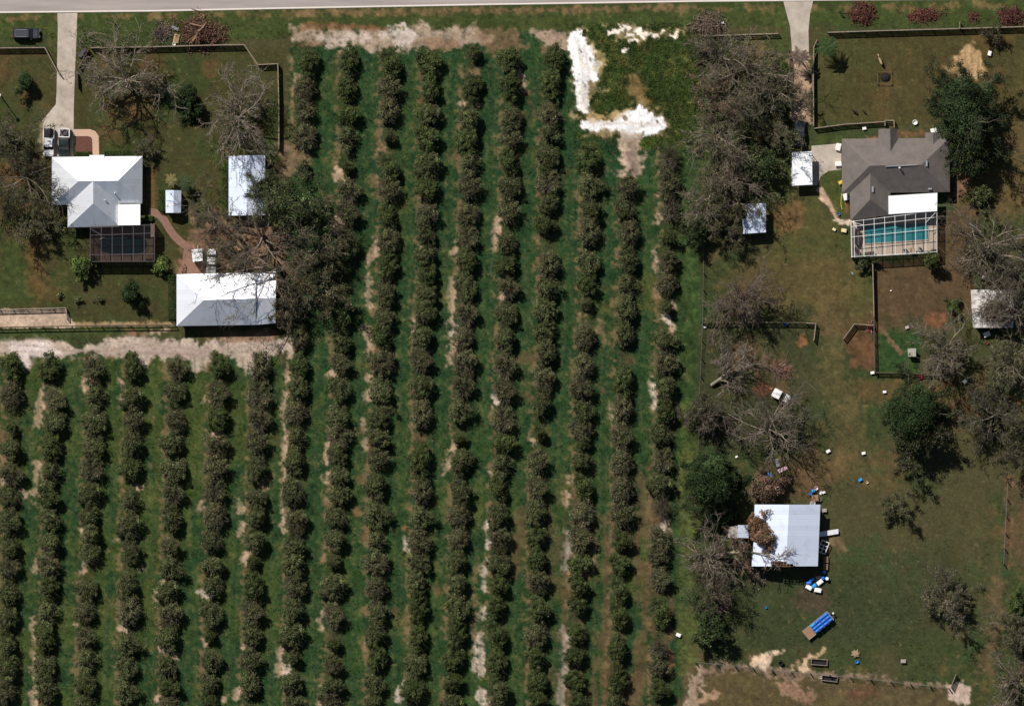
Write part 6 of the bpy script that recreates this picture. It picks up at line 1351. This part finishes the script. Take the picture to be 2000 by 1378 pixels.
# loose things north of the barn and over the pasture
crate("blue bin on the grass north of the barn", 1502.5, 928, 0.85, 0.6, 0.4, -40, M['lblue']); crate("small blue bin near the brown dead tree north of the barn", 1516, 943, 0.4, 0.3, 0.3, 10, M['blue'])
crate("yellow bin on the grass north of the barn", 1539, 940.5, 0.75, 0.55, 0.35, 6, M['cream'])
sheet_thing("roof_sheet", "pale metal sheet lying upright in the grass north of the barn", "metal sheet", [(1514, 896), (1520, 895), (1524, 911), (1517, 912)], 0.15, M['stone_pad'], 2)
sheet_thing("board", "pinkish board lying across the metal sheet north of the barn", "board", [(1518, 917), (1535, 909), (1538.5, 915.5), (1522, 923.5)], 0.2, M['pale_pink'], 2)
sheet_thing("board", "pinkish broken board beside the brown dead tree", "board", [(1514, 947), (1521, 944), (1526, 961), (1520, 963)], 0.2, M['kennel'], 2)
for lb, x, y, sx, a, m in (("small white bin by the grassy strip north of the dark oak", 1438.5, 891.5, 0.4, 30, 'white_plastic'), ("white bin east of the pale radial bare tree", 1617.5, 880.5, 0.65, 30, 'white_plastic'), ("white bin alone in the middle of the pasture", 1686.5, 884.5, 0.6, 15, 'white_plastic'),
    ("white square bin west of the lone pasture oak", 1727.5, 765, 0.55, 4, 'white_plastic'), ("white square bin at the southwest corner of the kennel pen", 1704, 727.5, 0.62, 10, 'white_plastic'), ("blue bin in the pasture beside a small cream pail", 1680, 936.5, 0.6, 35, 'lblue'),
    ("white bin in the horse paddock beside the tan dirt mound", 1932.5, 104.5, 0.75, 75, 'white_plastic'), ("white bin outside the east wall of the brown house", 1865, 318, 0.9, 85, 'white_plastic'), ("white bin at the northwest of the brown house, at its eave", 1823.5, 255, 1.0, 15, 'white_plastic'),
    ("white bin below the garage doors of the brown house", 1651.5, 384.5, 1.05, 105, 'white_plastic'), ("long white box at the north garage door of the brown house", 1637, 287, 1.1, 75, 'white_plastic'), ("white box at the south garage door of the brown house", 1637, 320, 1.0, 5, 'white_plastic'),
    ("yellow bin beside the path west of the brown house", 1642, 356, 0.75, 25, 'yellowp'), ("faded red machine box at the west eave of the brown house", 1651, 366, 0.8, 95, 'redp'), ("small white tub box south of the pale mobile home", 1927, 652.5, 1.05, 20, 'white_plastic'), ("small pale box above the pale mobile home among bare branches", 1921, 539, 0.9, 55, 'pale_pink'),
    ("white box lying south of the bare kennel tree", 1885, 743, 0.9, 50, 'stone_pad'), ("small pale bin at the wire fence end by the orchard strip", 1325, 1239, 0.75, -25, 'white_plastic'), ("pinkish white bin on the north side of the grass pen", 1771.5, 639, 0.55, 20, 'pale_pink'), ("small tan block in the southeast pasture", 1764, 1290, 0.8, 0, 'kennel'),
    ("white box hung at the dappled roadside brush pile", 1411, 45, 0.45, 10, 'white_plastic'), ("small white box on the front grass of the brown house", 1688, 251, 0.6, 10, 'white_plastic'), ("white block by the yard path of the brown house", 1629, 448, 0.55, -30, 'cream'), ("cream block right of another by the yard path", 1648, 450, 0.8, -10, 'cream'),
    ("small orange lamp block left of the white utility cart nose", 1506, 759, 0.3, 10, 'orange_light'), ("white small box above the post and wire fence corner", 1377, 638.5, 0.4, 20, 'white_plastic'), ("small white pail box in the bare soil south of the white deck", 1740, 567.5, 0.25, 0, 'white_plastic')):
    crate(lb, x, y, sx, sx * 0.7, min(0.6, sx * 0.6), a, M[m])
bucket("small cream pail beside the blue bin in the pasture", 1693.5, 941.5, M['cream'], 0.22, 0.3); bucket("bright pink bucket at the south fence of the kennel pen", 1797.5, 736.5, M['pink'], 0.32, 0.4); bucket("pale bucket left of the pink one at the kennel pen fence", 1773, 732, M['cream'], 0.25, 0.35)
bucket("blue bucket below the tan dead palm heap", 1673.5, 1291, M['lblue'], 0.3, 0.35); bucket("small blue bucket in the pasture south of the barn", 1496, 1185, M['lblue'], 0.2, 0.3); bucket("dark tub with a white rim on the sandy bank", 1525, 1293, M['black'], 0.42, 0.6, "tub", "tub")
bucket("blue drum hung at the post and wire fence", 1535, 632, M['blue'], 0.28, 0.5); bucket("small blue pail at the path corner of the brown house", 1638, 418, M['lblue'], 0.22, 0.35); bucket("red pail near the pale mobile home", 1928, 669, M['redp'], 0.25, 0.3)
bucket("white round tub in front of the brown house, beside a small dark plant", 1787, 239, M['white_plastic'], 0.42, 0.4, "tub", "tub"); bucket("orange pail at the east edge by the bare trees", 1990, 787, M['orange_light'], 0.28, 0.35)
t = thing("teal_tarp", "small teal tarp scrap on the grass southwest of the white deck", "tarp", 1665, 534); e = MB(); e.add([W(1662, 531, 0.12), W(1665, 531.5, 0.3), W(1668, 537, 0.1), W(1665, 536, 0.22), W(1662, 531, 0.02), W(1665, 531.5, 0.2), W(1668, 537, 0.01), W(1665, 536, 0.12)], [(0, 3, 2, 1), (4, 5, 6, 7), (0, 1, 5, 4), (1, 2, 6, 5), (2, 3, 7, 6), (3, 0, 4, 7)]); e.build("cloth", M['teal'], t)
t = thing("garden_hose", "yellow garden hose lying along the west wall of the brown house", "hose", 1643, 390); e = MB(); e.tube([W(1644, 378, 0.05), W(1643, 388, 0.06), W(1642.5, 398, 0.05), W(1644.5, 409, 0.05)], 0.06, 6); e.build("hose", M['yellowp'], t)
# wooden easel-like stand
t = local("wooden_rack", "small orange-tan wooden rack at the west end of the patio", "rack", 357, 522, 4)
for x in (-0.3, 0.3):
    e = MB(); e.beam((x, -0.7, 0.5), (x, 0.65, 0.9), 0.09, 0.08); e.build("rail", M['twood'], t)
for y in (-0.5, -0.1, 0.3, 0.6):
    e = MB(); e.box(0, y, 0.55 + (y + 0.7) * 0.25, 0.7, 0.08, 0.06); e.build("rung", M['twood'], t)
for x in (-0.3, 0.3):
    e = MB(); e.box(x, 0.6, 0, 0.08, 0.08, 0.8); e.box(x, -0.65, 0, 0.08, 0.08, 0.45); e.build("leg", M['twood'], t)
# pole at the west edge
t = thing("yard_light_pole", "pale yard light pole at the west edge casting a thin slanting shadow", "light pole", 2, 188); e = MB(); e.tube([W(2, 188, 0), W(2, 188, 5.2)], [0.13, 0.09], 10); e.build("pole", M['wood'], t)
e = MB(); e.lathe(*W(2, 188)[:2], [(0.12, 5.2), (0.34, 5.3), (0.3, 5.45), (0.1, 5.55)], 12); e.build("lamp_head", M['white_plastic'], t)
# roadside debris
def brush(label, x, y, rx, ry, h, col, seed, n=150, nl=1500, cat="brush pile", name="brush_pile", bark=None, twig=1.0, group=None):
    rng = np.random.RandomState(seed); root = thing(name, label, cat, x, y, group=group); rx *= S; ry *= S
    c = np.stack([rng.normal(0, 0.42, n) * rx, rng.normal(0, 0.42, n) * ry, rng.uniform(0.05, 1, n) ** 1.5 * h], 1); c[:, 2] *= np.exp(-((c[:, 0] / rx) ** 2 + (c[:, 1] / ry) ** 2) * 1.2); c[:, 2] += 0.08
    d = unit(rng.normal(size=(n, 3)) * [1, 1, 0.25]); L = rng.uniform(0.3, 1.3, (n, 1)) * twig; P = np.stack([c - d * L, c + rng.normal(0, 0.1, c.shape), c + d * L], 1); P[:, :, 2] = np.maximum(P[:, :, 2], 0.05)
    v, f = tubes(P, np.outer(rng.uniform(0.02, 0.07, n), [1, 0.8, 0.4]), 4); npobj("branches", npmesh("branches", [(v, f, jitter(rng, bark or BARK, len(f), 0.25))], M['bark']), root)
    k = rng.randint(0, n, nl); p = c[k] + rng.normal(0, 0.35, (nl, 3)) * [1, 1, 0.35]; p[:, 2] = np.maximum(p[:, 2], 0.04)
    v, f = leaf_quads(rng, p, 0.14); npobj("leaves", npmesh("leaves", [(v, f, jitter(rng, col, nl, 0.35))], M['leaf']), root)
brush("big brown uprooted stump and brush heap on the road verge behind the garden fence", 391, 64, 52, 34, 1.9, (0.16, 0.085, 0.058), 1, 260, 4200, bark=(0.22, 0.14, 0.10))
t = thing("tree_root_plate", "pale crooked root limb lying across the big brown verge heap", "root", 395, 62)
e = MB(); e.tube([W(374, 84, 0.9), W(382, 74, 1.3), W(388, 62, 1.6), W(398, 54, 1.9)], [0.28, 0.24, 0.2, 0.12], 8); e.tube([W(372, 47, 1.3), W(384, 50, 1.6), W(398, 53, 1.9)], [0.14, 0.12, 0.1], 6); e.tube([W(398, 54, 1.9), W(403, 44, 1.8)], [0.12, 0.06], 6); e.build("limb", M['twood'], t)
brush("dark broken-timber debris pile at the west end of the verge heap", 313, 64, 12, 17, 1.0, (0.05, 0.045, 0.05), 2, 90, 300, "debris pile", "debris_pile", (0.15, 0.115, 0.095))
brush("brown loose debris between the dark pile and the cream mattress", 326, 62, 10, 16, 0.6, (0.2, 0.13, 0.1), 3, 60, 260, "debris pile", "debris_pile")
t = local("mattress", "cream mattress dumped on the verge beside the brown heap", "mattress", 344.5, 75.5, 78)
e = MB(); e.box(0, 0, 0.25, 1.45, 0.85, 0.2); e.build("body", M['cream'], t); e = MB(); e.box(0, 0, 0.2, 1.48, 0.88, 0.04); e.box(0, 0, 0.45, 1.3, 0.7, 0.03); e.build("edging", M['twood'], t)
sheet_thing("board", "grey board propped on the verge left of the brown heap", "board", [(337, 50), (350, 56), (347, 61), (335, 54)], 0.4, M['stone_pad'], 2)
bucket("white round pail below the cream mattress", 340, 86, M['white_plastic'], 0.28, 0.35)
RED = (0.14, 0.045, 0.036)
brush("larger red-brown frond heap by the road, beside the east driveway", 1683, 27, 26, 22, 1.1, RED, 4, 130, 1500, bark=(0.13, 0.07, 0.055), group="red-brown frond heaps on the verge")
brush("long low red-brown frond heap in the middle of the east verge", 1803, 29, 38, 11, 0.7, RED, 5, 110, 1000, bark=(0.13, 0.07, 0.055), group="red-brown frond heaps on the verge")
brush("tiny red-brown frond heap between two others on the east verge", 1900, 32, 9, 8, 0.4, RED, 6, 25, 160, bark=(0.13, 0.07, 0.055), group="red-brown frond heaps on the verge")
brush("round red-brown frond heap on the verge at the east edge", 1974, 31, 23, 18, 1.1, RED, 7, 130, 1400, bark=(0.13, 0.07, 0.055), group="red-brown frond heaps on the verge")
brush("purplish brush pile on the verge at the grove's road corner", 1384, 50, 34, 26, 2.2, (0.12, 0.085, 0.06), 8, 260, 1500, bark=(0.19, 0.145, 0.11))
brush("small scatter of red-brown sticks near the white utility cart", 1528, 724, 14, 12, 0.4, (0.2, 0.1, 0.08), 9, 40, 200, "stick pile", "stick_pile", (0.18, 0.1, 0.08))
brush("rusty leaf and board rubble between the lean-to and the barn", 1468, 1030, 14, 14, 0.7, (0.3, 0.17, 0.13), 10, 40, 300, "debris pile", "debris_pile", (0.4, 0.3, 0.25))
brush("brown branch litter on the pale mobile home roof", 1940, 608, 36, 24, 0.35, (0.11, 0.078, 0.06), 11, 170, 1500, "branch litter", "branch_litter")
for o in list(bpy.data.objects):
    if o.name.startswith("branch_litter"): o.location.z = 2.95
brush("dark red brush below the small bare pale tree", 1402, 1185, 20, 16, 0.9, (0.12, 0.06, 0.06), 12, 120, 500, "brush pile", "brush_pile", (0.2, 0.13, 0.12))
brush("orange and red toy litter at the grass pen gate", 1697, 640, 9, 5, 0.35, (0.45, 0.12, 0.08), 13, 25, 80, "litter heap", "litter_heap")
brush("low weedy rubble at the southeast corner of the barn", 1480, 1122, 22, 18, 0.6, (0.14, 0.11, 0.08), 14, 80, 500)
t = thing("mailbox_post", "small dark mailbox post on the verge east of the concrete driveway", "mailbox", 224, 46); e = MB(); e.box(*W(224, 46, 0), 0.12, 0.12, 1.05); e.build("post", M['dwood'], t); e = MB(); e.tube([W(221.5, 45, 1.18), W(226.5, 47, 1.18)], 0.14, 10); e.build("box", M['black'], t)
t = thing("mailbox_post", "small dark post on the verge east of the tree-lined drive", "mailbox", 1640, 24); e = MB(); e.box(*W(1640, 24, 0), 0.12, 0.12, 1.05); e.build("post", M['dwood'], t); e = MB(); e.tube([W(1638, 24, 1.18), W(1642.5, 24.5, 1.18)], 0.14, 10); e.build("box", M['black'], t)
t = thing("hay_ring", "square metal rack round a dark charred heap in the horse paddock", "feeder rack", 1727, 152)
e = MB()
for a, b2 in (((1714, 141), (1741, 141)), ((1741, 141), (1741, 164)), ((1714, 141), (1714, 164)), ((1714, 164), (1741, 164))): e.beam(W(*a, 0.55), W(*b2, 0.55), 0.06, 0.06)
e.build("rail", M['rwood'], t)
for x, y in ((1714, 141), (1741, 141), (1741, 164), (1714, 164)):
    e = MB(); e.box(*W(x, y, 0), 0.09, 0.09, 0.6); e.build("post", M['rwood'], t)
e = MB(); cx, cy, _ = W(1729, 151); e.lathe(cx, cy, [(0.95, 0.02), (0.85, 0.2), (0.5, 0.42), (0.1, 0.5)], 11, 1.0, 0.85); e.build("heap", M['ash'], t)
# animals: one continuous skinned body each
def body(name, verts, edges, m, parent, lv=2):
    me = bpy.data.meshes.new(name); me.from_pydata([v[:3] for v in verts], edges, []); me.materials.append(m)
    o = bpy.data.objects.new(name, me); COL.objects.link(o); o.parent = parent
    o.modifiers.new("skin", 'SKIN')
    if not me.skin_vertices: return o
    for i, v in enumerate(verts): me.skin_vertices[0].data[i].radius = v[3] if isinstance(v[3], tuple) else (v[3], v[3])
    me.skin_vertices[0].data[0].use_root = True
    sb = o.modifiers.new("smooth", 'SUBSURF'); sb.levels = lv; sb.render_levels = lv
    return o
def quadruped(name, label, cat, x, y, deg, k, m, group=None, mane=None):
    r = thing(name, label, cat, x, y, rot=math.radians(deg), group=group); r['_local'] = 1
    V = [(-0.62, 0, 1.18, (0.27, 0.30)), (-0.2, 0, 1.14, (0.27, 0.31)), (0.25, 0, 1.13, (0.26, 0.32)), (0.55, 0, 1.18, (0.22, 0.29)), (0.8, 0, 1.42, (0.12, 0.2)), (1.05, 0, 1.62, (0.1, 0.15)), (1.2, 0, 1.62, (0.1, 0.12)), (1.48, 0, 1.42, (0.065, 0.075)),
         (-0.82, 0, 1.28, (0.08, 0.08)), (-0.95, 0, 0.95, (0.05, 0.05)), (-0.98, 0, 0.6, (0.03, 0.03))]
    E = [(0, 1), (1, 2), (2, 3), (3, 4), (4, 5), (5, 6), (6, 7), (0, 8), (8, 9), (9, 10)]
    for s_ in (-0.17, 0.17):
        n = len(V); V += [(0.5, s_, 0.85, 0.11), (0.54, s_, 0.5, 0.06), (0.52, s_, 0.2, 0.045), (0.56, s_, 0.05, 0.06)]; E += [(3, n), (n, n + 1), (n + 1, n + 2), (n + 2, n + 3)]
        n = len(V); V += [(-0.58, s_, 0.85, 0.14), (-0.52, s_, 0.62, 0.08), (-0.74, s_, 0.42, 0.055), (-0.7, s_, 0.18, 0.045), (-0.66, s_, 0.05, 0.06)]; E += [(0, n), (n, n + 1), (n + 1, n + 2), (n + 2, n + 3), (n + 3, n + 4)]
        n = len(V); V += [(1.08, s_ * 0.45, 1.78, 0.03)]; E += [(5, n)]
    V = [(a * k, b2 * k, c * k, tuple(q * k for q in rr) if isinstance(rr, tuple) else rr * k) for a, b2, c, rr in V]
    body("body", V, E, m, r)
    if mane:
        e = MB(); e.loft([[(x2 * k, -0.03 * k, z * k), (x2 * k, 0.03 * k, z * k), (x2 * k, 0.015 * k, (z + 0.12) * k), (x2 * k, -0.015 * k, (z + 0.12) * k)] for x2, z in ((0.55, 1.42), (0.75, 1.58), (1.0, 1.74))]); e.build("mane", mane, r)
    return r
quadruped("horse", "pale palomino horse standing in the paddock above the square metal rack", "horse", 1719, 119, 112, 0.86, M['horse'], mane=M['mane'])
quadruped("calf", "dark calf-like animal, the larger of two near the paddock's south fence", "animal", 1669, 218, 150, 0.55, M['dark_coat'], "dark animals in the paddock")
quadruped("calf", "dark calf-like animal, the smaller of two near the paddock's south fence", "animal", 1688.5, 219, 140, 0.42, M['dark_coat'], "dark animals in the paddock")
